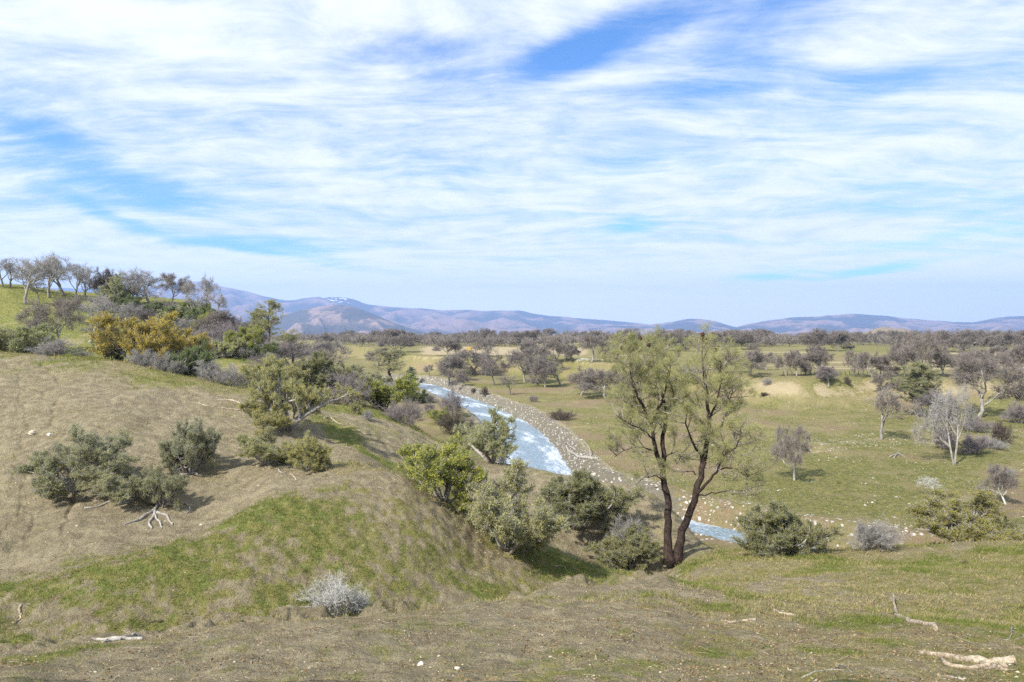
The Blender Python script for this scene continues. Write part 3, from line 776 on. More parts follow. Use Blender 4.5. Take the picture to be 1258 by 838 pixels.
def grow(r, base, d, L, rad, spec, lvl=0, out=None):
    """recursive branching; out collects (level, points, radii)"""
    if out is None: out = []
    n = spec['seg'][lvl]
    p = np.array(base, float); d = unit(np.asarray(d, float)); pts = [p.copy()]
    for i in range(n):
        d = unit(d + r.normal(0, spec['wob'][lvl], 3) + np.array([0,0,spec['up'][lvl]]))
        p = p + d*L/n; pts.append(p.copy())
    pts = np.array(pts); t = np.linspace(0,1,n+1)
    out.append((lvl, pts, rad*(1-t*spec['tap'][lvl])))
    if lvl+1 < len(spec['seg']):
        m = int(r.integers(*spec['kids'][lvl]))
        for k in range(m):
            f = spec['from'][lvl] + (1-spec['from'][lvl])*((k+r.uniform(0,1))/m)
            j = min(int(f*n), n-1); q = pts[j] + (pts[j+1]-pts[j])*(f*n-j)
            dd = unit(pts[j+1]-pts[j]); u, w = perp(dd)
            a = r.uniform(0, 2*np.pi); th = R(r.uniform(*spec['ang'][lvl]))
            nd = dd*math.cos(th) + (u*math.cos(a)+w*math.sin(a))*math.sin(th)
            if nd[2] < spec['minz'][lvl]: nd[2] = spec['minz'][lvl] + abs(nd[2])*0.2
            grow(r, q, nd, L*r.uniform(*spec['len'][lvl])*(1.15-0.45*f), rad*(1-f*spec['tap'][lvl])*r.uniform(0.5,0.75), spec, lvl+1, out)
    return out
def end_dirs(br):
    return unit(br[-1]-br[-2])
def rand_dirs(r, n): return unit(r.normal(0,1,(n,3)))

# --- bare oak: short pale trunk, crooked limbs, a haze of twigs
def make_oak(seed, wide=1.0, open_=False, lean=0.0, multi=1):
    r = np.random.default_rng(seed); br = []
    spec = dict(seg=[6,6,5,4,3], wob=[.13,.19,.22,.25,.28], up=[.03,.05,.05,.03,.02], tap=[.5,.6,.65,.7,.7],
                kids=[(6,9),(5,8),(4,6),(4,6),(0,1)], len=[(.95,1.35),(.45,.68),(.48,.7),(.5,.75),(0,0)], ang=[(14,64*wide),(22,58),(22,58),(25,65),(0,0)],
                minz=[.12,-.1,-.35,-.5,0])
    spec['from'] = [.42,.25,.2,.2,0]
    if open_: spec['kids'] = [(5,7),(4,6),(3,5),(3,5),(0,1)]
    for k in range(multi):
        a = r.uniform(0,6.28)
        grow(r, (0.12*math.cos(a)*(multi>1),0.12*math.sin(a)*(multi>1),-0.25), (lean+r.normal(0,.06)+.25*math.cos(a)*(multi>1),r.normal(0,.06)+.25*math.sin(a)*(multi>1),1), 2.7, 0.17/multi**.4, spec, 0, br)
    trunk, crown = Geo(), Geo()
    for lvl, p, rr in br:
        V,Q,T = tube(p, np.maximum(rr, .012), [8,6,5,4,3][lvl])
        (trunk if lvl <= 1 else crown).add(V,Q,T)
    A, B = [], []
    for lvl, p, rr in br:
        if lvl < 3: continue
        m = 7 if lvl == 3 else 11
        if open_: m = 4 if lvl == 3 else 6
        f = r.uniform(.1,1,m)*(len(p)-1); j = np.minimum(f.astype(int), len(p)-2)
        q = p[j]+(p[j+1]-p[j])*(f-j)[:,None]
        d = unit(unit(p[j+1]-p[j])+rand_dirs(r,m)*0.9+np.array([0,0,.15]))
        A.append(q); B.append(q+d*r.uniform(.22,.6,m)[:,None])
    A, B = np.concatenate(A), np.concatenate(B)
    twigs(crown, A, B, .0080, .0042)
    return trunk, crown

# --- juniper-like evergreen shrub: sprawling grey stems, dense little sprays, fresh yellow-green growth at the spray tips
def make_juniper(seed, height=2.6, spread=1.0, dense=1.0, nstem=9, flat=0.0, leafL=.078, trunky=False):
    r = np.random.default_rng(seed); br = []
    spec = dict(seg=[6,5,4,3], wob=[.16,.2,.22,.25], up=[.07,.08,.07,.05], tap=[.55,.6,.65,.7],
                kids=[(6,9),(5,8),(3,5),(0,1)], len=[(.4,.62),(.42,.62),(.4,.6),(0,0)], ang=[(25,60),(25,60),(25,65),(0,0)], minz=[.0,-.15,-.2,0])
    spec['from'] = [.25,.25,.2,0]
    for k in range(nstem):
        a = 6.283*(k+r.uniform(-.3,.3))/nstem
        tilt = R(r.uniform(12,62)*spread)
        if trunky: tilt *= .75
        d = (math.cos(a)*math.sin(tilt), math.sin(a)*math.sin(tilt), math.cos(tilt)*(1-flat))
        rb = r.uniform(0,.25)
        grow(r, (rb*math.cos(a), rb*math.sin(a), -.15), d, height*r.uniform(.62,.95), .07*height/2.6*(1.5 if trunky else 1), spec, 0, br)
    stem, fol = Geo(), Geo()
    for lvl, p, rr in br:
        V,Q,T = tube(p, np.maximum(rr,.008), [7,5,4,3][lvl]); stem.add(V,Q,T)
    C, D, TN = [], [], []
    for lvl, p, rr in br:
        if lvl < 2: continue
        m = int((32 if lvl == 2 else 30)*dense)
        ct = r.uniform(0,1)
        f = r.uniform(.15,1,m)*(len(p)-1); j = np.minimum(f.astype(int), len(p)-2)
        q = p[j]+(p[j+1]-p[j])*(f-j)[:,None] + r.normal(0,.045,(m,3))
        ax = unit(p[j+1]-p[j])
        d = unit(ax*.8+rand_dirs(r,m)*.85+np.array([0,0,.25]))
        C.append(q); D.append(d)
        TN.append(np.clip(.20+.34*ct+.48*(f/(len(p)-1))*r.uniform(.3,1,m)+r.normal(0,.1,m), 0, 1))
    C, D, TN = np.concatenate(C), np.concatenate(D), np.concatenate(TN)
    n = len(C)
    leaves(fol, C, D, r.uniform(.7,1.35,n)*leafL, r.uniform(.35,.6,n)*leafL*.75, TN, r)
    # a few dead grey twigs showing through
    pick = r.integers(0, n, int(n*.10))
    tw = Geo(); twigs(stem, C[pick], C[pick]+unit(D[pick]+rand_dirs(r,len(pick))*.4)*r.uniform(.12,.3,len(pick))[:,None], .006, .003)
    return stem, fol

# --- grey leafless brush
def make_brush(seed, height=1.6, spread=1.0, twn=9, thick=1.0):
    r = np.random.default_rng(seed); br = []
    spec = dict(seg=[5,4,3], wob=[.14,.2,.25], up=[.05,.05,.04], tap=[.6,.65,.7], kids=[(6,9),(5,8),(0,1)], len=[(.4,.7),(.4,.7),(0,0)], ang=[(18,48),(22,60),(0,0)], minz=[.05,-.1,0])
    spec['from'] = [.2,.2,0]
    ns = 15
    for k in range(ns):
        a = 6.283*k/ns+r.uniform(-.3,.3); tilt = R(r.uniform(5,64)*spread)
        grow(r, (.12*math.cos(a), .12*math.sin(a), -.08), (math.cos(a)*math.sin(tilt), math.sin(a)*math.sin(tilt), math.cos(tilt)), height*r.uniform(.6,1.0), .02*height/1.6*thick, spec, 0, br)
    stem, tw = Geo(), Geo()
    A, B = [], []
    for lvl, p, rr in br:
        if lvl == 0:
            V,Q,T = tube(p, np.maximum(rr,.004), 4); stem.add(V,Q,T)
        else:
            V,Q,T = tube(p, np.maximum(rr,.003), 3); tw.add(V,Q,T)
            m = twn; f = r.uniform(.15,1,m)*(len(p)-1); j = np.minimum(f.astype(int), len(p)-2)
            q = p[j]+(p[j+1]-p[j])*(f-j)[:,None]
            A.append(q); B.append(q+unit(unit(p[j+1]-p[j])+rand_dirs(r,m)*.8)*r.uniform(.08,.26,m)[:,None]*height/1.6)
    A, B = np.concatenate(A), np.concatenate(B)
    twigs(tw, A, B, .0045*thick, .0025*thick)
    return stem, tw

# --- grey pine: forking dark trunk, long thin grey-green needles in loose tufts
def needle_tufts(fol, r, P, D, per=16, L=.24, W=.012, tint=None, droop=.25):
    n = len(P)
    C = np.repeat(P, per, 0)+r.normal(0,.02,(n*per,3))
    d = unit(np.repeat(D, per, 0)*.75+rand_dirs(r,n*per)*.85-np.array([0,0,droop])*r.uniform(0,1,(n*per,1)))
    tn = np.repeat(r.uniform(.1,.8,n) if tint is None else tint, per)+r.normal(0,.12,n*per)
    leaves(fol, C, d, r.uniform(.7,1.2,n*per)*L, W, np.clip(tn,0,1), r)
PINE_SPEC = dict(seg=[5,4,3], wob=[.16,.2,.22], up=[.10,.10,.08], tap=[.6,.65,.7], kids=[(4,7),(3,5),(0,1)], len=[(.45,.7),(.45,.7),(0,0)], ang=[(25,60),(25,60),(0,0)], minz=[-.1,-.2,0])
PINE_SPEC['from'] = [.3,.3,0]
def clothe(r, limbs, trunk, fol, nbranch, blen, per=14, first=.35, spec=PINE_SPEC, L=.24, W=.012, tuft=5, cones=None):
    """limbs: list of (points, radii, weight, first fraction)"""
    for pts, rad, wt, fr in limbs:
        V,Q,T = tube(pts, rad, 9); trunk.add(V,Q,T)
        n = int(round(nbranch*wt)); m = len(pts)-1
        for k in range(n):
            f = (fr+(1-fr)*(k+r.uniform(0,1))/max(n,1))*m; j = min(int(f), m-1)
            q = pts[j]+(pts[j+1]-pts[j])*(f-j)
            dd = unit(pts[j+1]-pts[j]); u, w = perp(dd); a = r.uniform(0,6.283); th = R(r.uniform(28,95))
            nd = dd*math.cos(th)+(u*math.cos(a)+w*math.sin(a))*math.sin(th)
            br = grow(r, q, nd, blen*r.uniform(.45,1.3)*(1.15-.55*(f/m)), .035*blen/1.8, spec)
            for lvl, p, rr in br:
                V,Q,T = tube(p, np.maximum(rr,.006), [5,4,3][lvl]); fol[1].add(V,Q,T)
                if lvl >= 1:
                    tn = tuft if lvl == 2 else max(1, tuft-2)
                    ff = r.uniform(.4,1,tn)*(len(p)-1); jj = np.minimum(ff.astype(int), len(p)-2)
                    P = p[jj]+(p[jj+1]-p[jj])*(ff-jj)[:,None]
                    needle_tufts(fol[0], r, P, unit(p[jj+1]-p[jj]+1e-9), per, L, W)
def make_pine(seed, height=9.0, crook=.06, width=1.0, per=12, nb=40):
    r = np.random.default_rng(seed)
    n = 9; t = np.linspace(0,1,n)
    pts = np.c_[np.cumsum(r.normal(0,crook,n))*height*.12, np.cumsum(r.normal(0,crook,n))*height*.12, t*height-.2]
    trunk, fol, tw = Geo(), Geo(), Geo()
    clothe(r, [(pts, .02*height*(1-t*.9)+.01, 1.0, .22)], trunk, (fol, tw), nb, height*.20*width, per, L=.026*height, W=.00135*height, tuft=5)
    return trunk, fol, tw

# ------------------------------------------------------------------ plant materials
M_OAKBARK = bark_material('pale_oak_bark', (0.15,0.138,0.12), (0.36,0.34,0.305), 7.0)
M_OAKTWIG = bark_material('oak_twigs', (0.155,0.136,0.120), (0.28,0.25,0.226), 2.0, 1.0, 0.1)
M_GREYTWIG = bark_material('grey_twigs', (0.21,0.20,0.19), (0.38,0.365,0.35), 3.0, 1.0, 0.1)
M_WHITETWIG = bark_material('bleached_twigs', (0.34,0.34,0.32), (0.58,0.58,0.55), 3.0, 1.0, 0.1)
M_PURPLE = bark_material('willow_twigs', (0.165,0.143,0.145), (0.29,0.26,0.26), 3.0, 1.0, 0.1)
M_DARKBRUSH = bark_material('dark_twigs', (0.075,0.062,0.05), (0.145,0.12,0.10), 3.0, 1.0, 0.1)
M_PINEBARK = bark_material('pine_bark', (0.012,0.009,0.008), (0.072,0.052,0.045), 9.0, 0.3, 0.9)
M_STEM = bark_material('shrub_stems', (0.17,0.155,0.14), (0.40,0.38,0.36), 6.0, .4, .5)
M_WOOD = bark_material('bleached_wood', (0.17,0.13,0.09), (0.46,0.395,0.31), 9.0, .5, .7)
M_GREYWOOD = bark_material('weathered_wood', (0.17,0.155,0.135), (0.42,0.40,0.37), 9.0, .5, .7)
M_DARKWOOD = bark_material('dark_wood', (0.05,0.04,0.032), (0.15,0.125,0.10), 9.0, .5, .7)
M_JUNI = leaf_material('juniper_sprays', [(0.185,0.21,0.125), (0.275,0.295,0.145), (0.41,0.395,0.13), (0.57,0.51,0.13)])
M_JUNIGREY = leaf_material('grey_juniper_sprays', [(0.215,0.235,0.165), (0.30,0.315,0.21), (0.38,0.375,0.175), (0.50,0.46,0.14)])
M_GREEN = leaf_material('bright_shrub_leaves', [(0.126,0.174,0.052), (0.220,0.265,0.064), (0.366,0.378,0.084), (0.566,0.529,0.121)])
M_GOLD = leaf_material('golden_shrub_leaves', [(0.22,0.205,0.07), (0.36,0.30,0.08), (0.48,0.385,0.09), (0.58,0.47,0.13)])
M_DARKGREEN = leaf_material('dark_shrub_leaves', [(0.068,0.102,0.045), (0.124,0.168,0.063), (0.203,0.247,0.090), (0.338,0.360,0.124)])
M_OLIVE = leaf_material('olive_tree_leaves', [(0.186,0.214,0.102), (0.298,0.317,0.158), (0.409,0.428,0.196), (0.521,0.511,0.242)])
M_NEEDLE = leaf_material('grey_pine_needles', [(0.186,0.207,0.103), (0.296,0.309,0.138), (0.427,0.419,0.186), (0.550,0.516,0.234)], trans=.45)
M_FARPINE = leaf_material('far_pine_needles', [(0.13,0.165,0.115), (0.19,0.23,0.15), (0.25,0.29,0.18), (0.32,0.34,0.20)])
M_YELLOW = leaf_material('yellow_green_sprays', [(0.16,0.165,0.06), (0.25,0.24,0.07), (0.36,0.33,0.075), (0.46,0.42,0.11)])
M_DARKJUNI = leaf_material('dark_juniper_sprays', [(0.10,0.122,0.062), (0.155,0.178,0.084), (0.24,0.25,0.095), (0.37,0.35,0.10)])
M_CONE = bark_material('cone_scales', (0.03,0.018,0.012), (0.075,0.042,0.028), 12.0, 1.0, .8)

# ------------------------------------------------------------------ a kind of plant: shared meshes and their natural size
class Kind:
    def __init__(self, geos):            # geos: list of (part name, Geo, material)
        V = np.concatenate([g.allV() for _, g, _ in geos])
        q = lambda a, p: float(np.percentile(a, p))
        self.w = 0.5*((q(V[:,0],98.5)-q(V[:,0],1.5))+(q(V[:,1],98.5)-q(V[:,1],1.5)))
        self.h = q(V[:,2],99.5)
        self.parts = [(nm, g.mesh(nm, m), m) for nm, g, m in geos]
        self.geos = geos; self.one = None
    def single(self):
        if self.one is None:
            V, Fs, mi, tn, off = [], {3:[],4:[]}, {3:[],4:[]}, [], 0
            for k, (nm, g, m) in enumerate(self.geos):
                for arr, s in ((g.Q,4),(g.T,3)):
                    for a in arr:
                        Fs[s].append(a+off); mi[s].append(np.full(len(a), k))
                V.append(g.allV()); tn.append(np.concatenate(g.tv)); off += g.n
            f = [np.concatenate(Fs[s]) for s in (4,3) if Fs[s]]
            self.one = mesh_from('tree_mesh', np.concatenate(V), f, [m for _,_,m in self.geos], np.concatenate([np.concatenate(mi[s]) for s in (4,3) if Fs[s]]), tint=np.concatenate(tn))
        return self.one
def plant(name, kind, base, w, h, label, cat, group=None, rz=None, parts=True, lean=(0,0), mats=None, sink=0.0):
    rz = random.uniform(0, 6.28) if rz is None else rz
    sx = w/kind.w if w else h/kind.h
    sz = h/kind.h
    if parts:
        o = bpy.data.objects.new(name, None); COL.objects.link(o); o.empty_display_size = .3
        for nm, me, m in kind.parts:
            c = link(nm, me, o)
            if mats and nm in mats:
                c.material_slots[0].link = 'OBJECT'; c.material_slots[0].material = mats[nm]
    else:
        o = link(name, kind.single())
    o.location = (base[0], base[1], base[2]-sink); o.scale = (sx, sx, sz); o.rotation_euler = (lean[0], lean[1], rz)
    return tag(o, label, cat, group)
OAK = [Kind([('trunk',t,M_OAKBARK),('crown',c,M_OAKTWIG)]) for t, c in (make_oak(1), make_oak(2,1.15), make_oak(3,.95,False,.15), make_oak(4,1.1,False,0,2))]
OAKOPEN = [Kind([('trunk',t,M_OAKBARK),('crown',c,M_OAKTWIG)]) for t, c in (make_oak(11,1.1,True), make_oak(12,1.0,True,.1), make_oak(14,.95,True,0,2))]
JUNI = [Kind([('stem',s,M_STEM),('foliage',f,M_JUNI)]) for s, f in (make_juniper(21), make_juniper(22,2.6,1.1), make_juniper(23,2.6,.9,1.15,11), make_juniper(24,2.6,1.15,1.0,10,.25))]
JTREE = Kind(list(zip(('stem','foliage'), make_juniper(27,3.8,1.15,1.3,7,0,.085,True), (M_STEM,M_JUNI))))
JDENSE = Kind(list(zip(('stem','foliage'), make_juniper(29,2.6,1.0,1.25,14), (M_STEM,M_DARKJUNI))))
BUSH = [Kind([('stem',s,M_STEM),('foliage',f,M_GREEN)]) for s, f in (make_juniper(31,2.2,.95,.8,8,0,.10), make_juniper(32,2.2,1.1,.8,8,0,.10))]
BRUSH = [Kind([('stem',s,M_GREYTWIG),('twigs',f,M_GREYTWIG)]) for s, f in (make_brush(41), make_brush(42,1.6,1.15), make_brush(43,1.6,.8))]
DEADBRUSH = Kind(list(zip(('stem','twigs'), make_brush(45,1.4,.85,4,1.4), (M_WHITETWIG,M_WHITETWIG))))
PINE = [Kind([('trunk',t,M_PINEBARK),('needles',f,M_FARPINE),('twigs',w,M_OAKTWIG)]) for t, f, w in (make_pine(51,9,.08,1.25,11,42), make_pine(52,9,.12,1.4,9,36), make_pine(53,9,.05,1.05,14,90))]
# ------------------------------------------------------------------ planting, from the near slope to the far woods
def put(name, kind, px, py, w, h, label, cat, d=None, group=None, grow_by=1.0, **kw):
    """base at photograph pixel (px, py), or at column px and distance d; w and h in photograph pixels"""
    b = at_depth(px, d) if d else spot(px, py)
    s = b[1]/F*grow_by
    return plant(name, kind, b, w*s if w else None, h*s, label, cat, group, **kw)
JG = {'foliage': M_JUNIGREY}
# junipers on the near hills
put('juniper', JUNI[1], 98, 600, 108, 76, 'widest grey-green juniper sprawling over the bare left hillside', 'juniper', mats=JG, rz=.4)
put('juniper', JUNI[3], 152, 612, 92, 42, 'low dark juniper sprawling against the widest one on the bare left hillside', 'juniper', mats=JG, rz=2.0)
put('juniper', JUNI[0], 199, 622, 46, 48, 'small blue-green juniper hanging over bare forked roots on the eroded slope', 'juniper', mats=JG, rz=1.0)
put('juniper', JUNI[2], 231, 581, 60, 62, 'leaning juniper with exposed trunk just right of the widest sprawling one', 'juniper', mats=JG, rz=4.0)
put('juniper', JUNI[1], 325, 571, 72, 42, 'low grey-green juniper sprawling on the ridge below the big juniper tree', 'juniper', rz=3.1)
put('juniper', JUNI[2], 383, 577, 48, 42, 'small rounded yellow-green juniper at the bend of the bare ridge', 'juniper', rz=.2)
put('juniper_tree', JTREE, 350, 527, 96, 84, 'big open juniper tree with dark crooked trunk on the ridge crest', 'juniper', rz=2.2)
put('juniper', JUNI[0], 333, 533, 40, 34, 'small juniper clump crouched under the big open juniper tree', 'juniper', rz=5)
put('juniper', JDENSE, 386, 482, 76, 54, 'dense dark rounded juniper standing just behind the big open juniper tree', 'juniper', rz=1.2, d=59)
put('juniper', JUNI[0], 338, 484, 66, 46, 'yellow-green juniper filling the gap left of the dense dark rounded one', 'juniper', rz=.3, d=57)
put('leafy_shrub', BUSH[0], 545, 614, 84, 70, 'bright green leafy shrub in the gully below the bare grey bank', 'shrub', rz=1)
put('juniper', JUNI[1], 622, 674, 128, 98, 'broad silvery yellow-green juniper on the grassy spur left of the grey pines', 'juniper', mats=JG, rz=2.6)
put('leafy_shrub', BUSH[1], 592, 640, 60, 62, 'silvery-green shrub squeezed between the bright green shrub and the broad juniper', 'shrub', rz=3, mats={'foliage':M_JUNIGREY})
put('juniper', JDENSE, 706, 646, 106, 66, 'dark green juniper with bare grey branches beneath the river bank', 'juniper', rz=.9)
put('juniper', JDENSE, 773, 697, 74, 48, 'rounded dark green juniper at the foot of the grey pines', 'juniper', rz=2.9)
put('brush', BRUSH[2], 767, 684, 44, 48, 'bare grey brush growing through the rounded juniper beside the grey pines', 'brush')
put('juniper', JDENSE, 948, 683, 98, 66, 'dark green rounded juniper on the edge of the knoll right of the grey pines', 'juniper', rz=.5)
put('juniper', JUNI[1], 1178, 676, 116, 62, 'wide yellow-green juniper at the edge of the knoll above the plain', 'juniper', rz=1.5, d=38, mats={'foliage':M_YELLOW})
put('juniper', JUNI[0], 1252, 672, 44, 38, 'small thin yellow-green juniper beside the wide one on the knoll edge', 'juniper', d=38)
put('brush', DEADBRUSH, 412, 758, 60, 46, 'bleached white leafless shrub at the rim of the near slope', 'dead shrub')
put('brush', DEADBRUSH, 440, 752, 24, 24, 'tiny bleached shrub beside the larger white leafless one', 'dead shrub')
put('brush', BRUSH[0], 1082, 673, 52, 32, 'dark grey leafless brush on the knoll edge above the cobble bar', 'brush')
put('brush', BRUSH[2], 1062, 676, 32, 36, 'thin pale grey brush leaning beside the dark grey brush on the knoll', 'brush', mats={'stem':M_GREYTWIG,'twigs':M_GREYTWIG})
put('olive_tree', JTREE, 602, 574, 78, 66, 'sparse olive-green tree with many stems leaning over the river bank', 'tree', mats={'foliage':M_OLIVE}, rz=4.4, d=54)
# golden thicket behind the crest of the left hill
put('golden_shrub', BUSH[0], 172, 449, 80, 66, 'tall golden-yellow shrub, the left half of the golden thicket behind the crest', 'shrub', d=62, mats={'foliage':M_GOLD})
put('golden_shrub', BUSH[1], 213, 455, 80, 70, 'golden-yellow shrub, the right half of the golden thicket behind the crest', 'shrub', d=62, mats={'foliage':M_GOLD})
put('dark_shrub', BUSH[1], 236, 460, 58, 48, 'dark green shrub at the right foot of the golden thicket', 'shrub', d=60, mats={'foliage':M_DARKGREEN})
put('dark_shrub', BUSH[0], 136, 445, 34, 34, 'dark olive shrub at the left foot of the golden thicket', 'shrub', d=64, mats={'foliage':M_DARKGREEN})
for px, d, w, h, lab in ((176,58,30,24,'grey brush in front of the left golden shrub'), (200,58,26,26,'pale grey brush in front of the right golden shrub'), (216,57,18,18,'tiny pale brush right of the two grey brushes before the golden thicket'),
                     (283,57,52,28,'wide silver-grey brush on the crest right of the golden thicket'), (257,57.5,34,26,'grey brush between the dark green shrub and the wide silver brush'), (100,62,24,12,'low grey-green brush alone on the grassy crest'),
                     (66,60,48,24,'grey brush at the foot of the large bare oak on the crest')):
    put('brush', BRUSH[int(px) % 3], px, 0, w, h, lab, 'brush', d=d)
# behind the grey bank: shrubs on the bench above the river
for px, py, w, h, k, mt, nm, lab in (
    (429,498,56,44,BRUSH[0],M_PURPLE,'brush','large mauve-grey brush at the top of the green runnel'),
    (474,505,66,42,BUSH[0],None,'leafy_shrub','yellow-green shrub with dark stems on the bench above the river'),
    (498,522,50,32,BRUSH[1],M_PURPLE,'brush','wide dark grey brush on the skyline of the grey bank'),
    (437,508,15,15,JUNI[0],None,'juniper','tiny blue-grey juniper beside the green runnel'),
    (453,516,14,12,BRUSH[2],None,'brush','tiny grey brush on the face of the grey bank'),
    (514,496,20,16,BUSH[1],M_DARKBRUSH,'brush','small dark rounded brush close to the far river bend'),
    (556,534,34,30,BRUSH[0],M_DARKBRUSH,'brush','dark brown brush beneath the sparse olive-green tree'),
    (541,521,26,18,BUSH[0],None,'leafy_shrub','small bright green shrub beside the dark brown brush'),
    (527,507,16,12,BRUSH[2],M_PURPLE,'brush','small mauve brush between the bright shrub and the river'),
    (556,512,30,34,BRUSH[1],M_PURPLE,'brush','tall thin mauve brush left of the sparse olive-green tree'),
    (495,492,40,18,BRUSH[0],M_GREYTWIG,'brush','pale grey brush behind the yellow-green bench shrub'),
    (523,494,26,14,BRUSH[0],M_GREYTWIG,'brush','pale grey brush on the river edge near the far bend'),
    (459,477,40,18,BUSH[1],M_JUNIGREY,'leafy_shrub','pale green shrub on the valley floor behind the mauve brush'),
    (485,480,30,13,BRUSH[1],M_GREYTWIG,'brush','low grey brush on the valley floor left of the river'),
    (575,532,26,22,BRUSH[0],M_PURPLE,'brush','mauve brush just left of the leaning olive-green tree'),
    (417,478,34,22,BRUSH[2],M_GREYTWIG,'brush','grey brush right behind the dense dark rounded juniper'),
    (458,468,12,10,BUSH[0],M_DARKGREEN,'leafy_shrub','small dark shrub, left one of a pair on the valley floor'),
    (464,468,11,10,BUSH[1],M_DARKGREEN,'leafy_shrub','small dark shrub, right one of a pair on the valley floor')):
    mats = None
    if mt is not None: mats = {'stem': M_DARKBRUSH if mt is M_DARKBRUSH else M_STEM, 'twigs': mt, 'foliage': mt if mt is not M_DARKBRUSH else M_DARKGREEN}
    put(nm, k, px, py, w, h, lab, nm.replace('_',' ').replace('leafy ',''), mats=mats)
put('grey_pine', PINE[0], 430, 476, 34, 40, 'thin dark pine on the valley floor behind the dense rounded juniper', 'pine', d=185, rz=1, mats={'needles':M_JUNIGREY})
put('grey_pine', PINE[1], 481, 466, 50, 46, 'wide wispy pine with dark trunk on the valley floor left of the river bend', 'pine', d=235, rz=2, mats={'needles':M_JUNIGREY})
put('grey_pine', PINE[2], 506, 470, 11, 24, 'slim little pine beside the far river bend', 'pine', d=262)
# the pines and shrubs where the left hill meets the valley
put('grey_pine', PINE[0], 331, 440, 40, 64, 'tall blue-green pine at the foot of the wooded left hill', 'pine', d=100, rz=.5, mats={'needles':M_JUNIGREY})
put('grey_pine', PINE[1], 359, 446, 40, 46, 'shorter blue-green pine right of the tall one below the wooded hill', 'pine', d=105, rz=3.5, mats={'needles':M_JUNIGREY})
put('bare_oak', OAKOPEN[0], 386, 450, 44, 54, 'thin bare oak right of the two blue-green pines', 'oak', d=112, mats={'trunk':M_OAKTWIG})
put('brush', BRUSH[0], 345, 448, 60, 26, 'mauve brush below the two blue-green pines', 'brush', d=92, mats={'twigs':M_PURPLE})
put('leafy_shrub', BUSH[0], 312, 440, 30, 28, 'green shrub left of the tall blue-green pine', 'shrub', d=94)
put('brush', BRUSH[1], 372, 456, 44, 26, 'grey-mauve brush at the foot of the thin bare oak', 'brush', d=98, mats={'twigs':M_PURPLE})
put('grey_pine', PINE[2], 318, 441, 22, 40, 'thin pine half hidden by the tall blue-green pine', 'pine', d=112, mats={'needles':M_JUNIGREY})
# oaks on the left hill
hill_oaks = [(3,352,34,34,'leftmost bare oak on the hill skyline, cut by the frame'),(12,353,26,34,'second bare oak from the left on the hill skyline'),(31,374,44,56,'bare oak with tall straight trunk standing below the hill skyline'),
 (37,356,24,36,'bare oak behind the tall straight one on the hill skyline'),(60,366,40,50,'bare oak with crooked limbs in the middle of the skyline group'),(80,363,42,46,'broadest bare oak on the hill skyline'),
 (93,367,28,42,'slender bare oak right of the broadest skyline oak'),(105,368,24,36,'small bare oak at the right of the skyline group'),(76,433,60,66,'large bare oak with pale trunk on the crest in front of the hill'),
 (109,421,46,56,'bare oak with bright pale trunk at the left of the golden thicket'),(132,405,34,40,'small bare oak above the golden thicket'),(186,376,40,42,'spreading pale bare oak alone on the skyline right of the dark trees'),
 (211,372,34,34,'dense brownish bare oak on the skyline above the golden thicket'),(239,401,34,42,'bare oak with bright white trunk on the right flank of the hill'),(254,385,26,44,'tall grey oak on the right shoulder of the hill'),
 (265,386,18,24,'crooked little oak at the end of the hill shoulder'),(150,376,40,44,'bare oak behind the greenish tree on the hill skyline'),(168,378,34,32,'bare oak between the greenish tree and the spreading pale one'),
 (228,374,26,26,'small bare oak right of the dense brownish one'),(270,418,40,34,'rounded bare oak low on the right flank of the hill'),(48,372,20,30,'small crooked bare oak between the tall straight oak and the crooked one')]
for i, (px, py, w, h, lab) in enumerate(hill_oaks):
    k = OAK[i % 4] if i in (8,12,19) else OAKOPEN[i % 2]
    put('bare_oak', k, px, py, w, h, lab, 'oak', group='oaks on the left hill', grow_by=1.05, mats=None if i in (8,12,19) else {'crown': M_GREYTWIG})
put('dark_tree', OAK[1], 122, 378, 26, 48, 'dark conical tree on the hill skyline', 'tree', mats={'crown':M_DARKBRUSH})
put('greenish_tree', JTREE, 146, 380, 44, 42, 'olive-green tree right of the dark conical one on the hill', 'tree', mats={'foliage':M_OLIVE})
put('leafy_shrub', BUSH[0], 18, 430, 62, 44, 'olive leafy shrub on the crest at the left edge of the hill', 'shrub', d=68, mats={'foliage':M_OLIVE})
put('leafy_shrub', BUSH[1], 44, 430, 40, 40, 'dark leafy shrub between the olive shrub and the large bare oak', 'shrub', d=72, mats={'foliage':M_DARKGREEN})
flank = [(155,384,26,18,'d'),(163,390,30,16,'g'),(176,394,24,12,'p'),(190,388,26,14,'d'),(200,384,24,14,'p'),(222,396,30,20,'d'),(207,398,26,14,'b'),(247,402,30,24,'d'),(258,408,30,20,'b'),(236,410,34,18,'g'),
         (250,428,36,24,'p'),(268,432,40,28,'p'),(282,422,34,26,'p'),(290,414,26,18,'d'),(300,420,26,22,'p'),(284,438,34,22,'b'),(300,437,30,26,'b'),(262,442,30,22,'g'),(245,440,30,18,'b'),(314,430,24,22,'p'),(276,405,22,12,'b'),
         (306,440,26,18,'g'),(232,424,30,18,'p'),(218,414,26,14,'g'),(322,442,26,18,'d'),(152,402,22,14,'p'),(330,452,30,16,'p'),(120,410,22,12,'g')]
words_ = {'d':('dark_shrub','dark green'),'g':('brush','pale grey'),'p':('brush','mauve-grey'),'b':('leafy_shrub','yellow-green')}
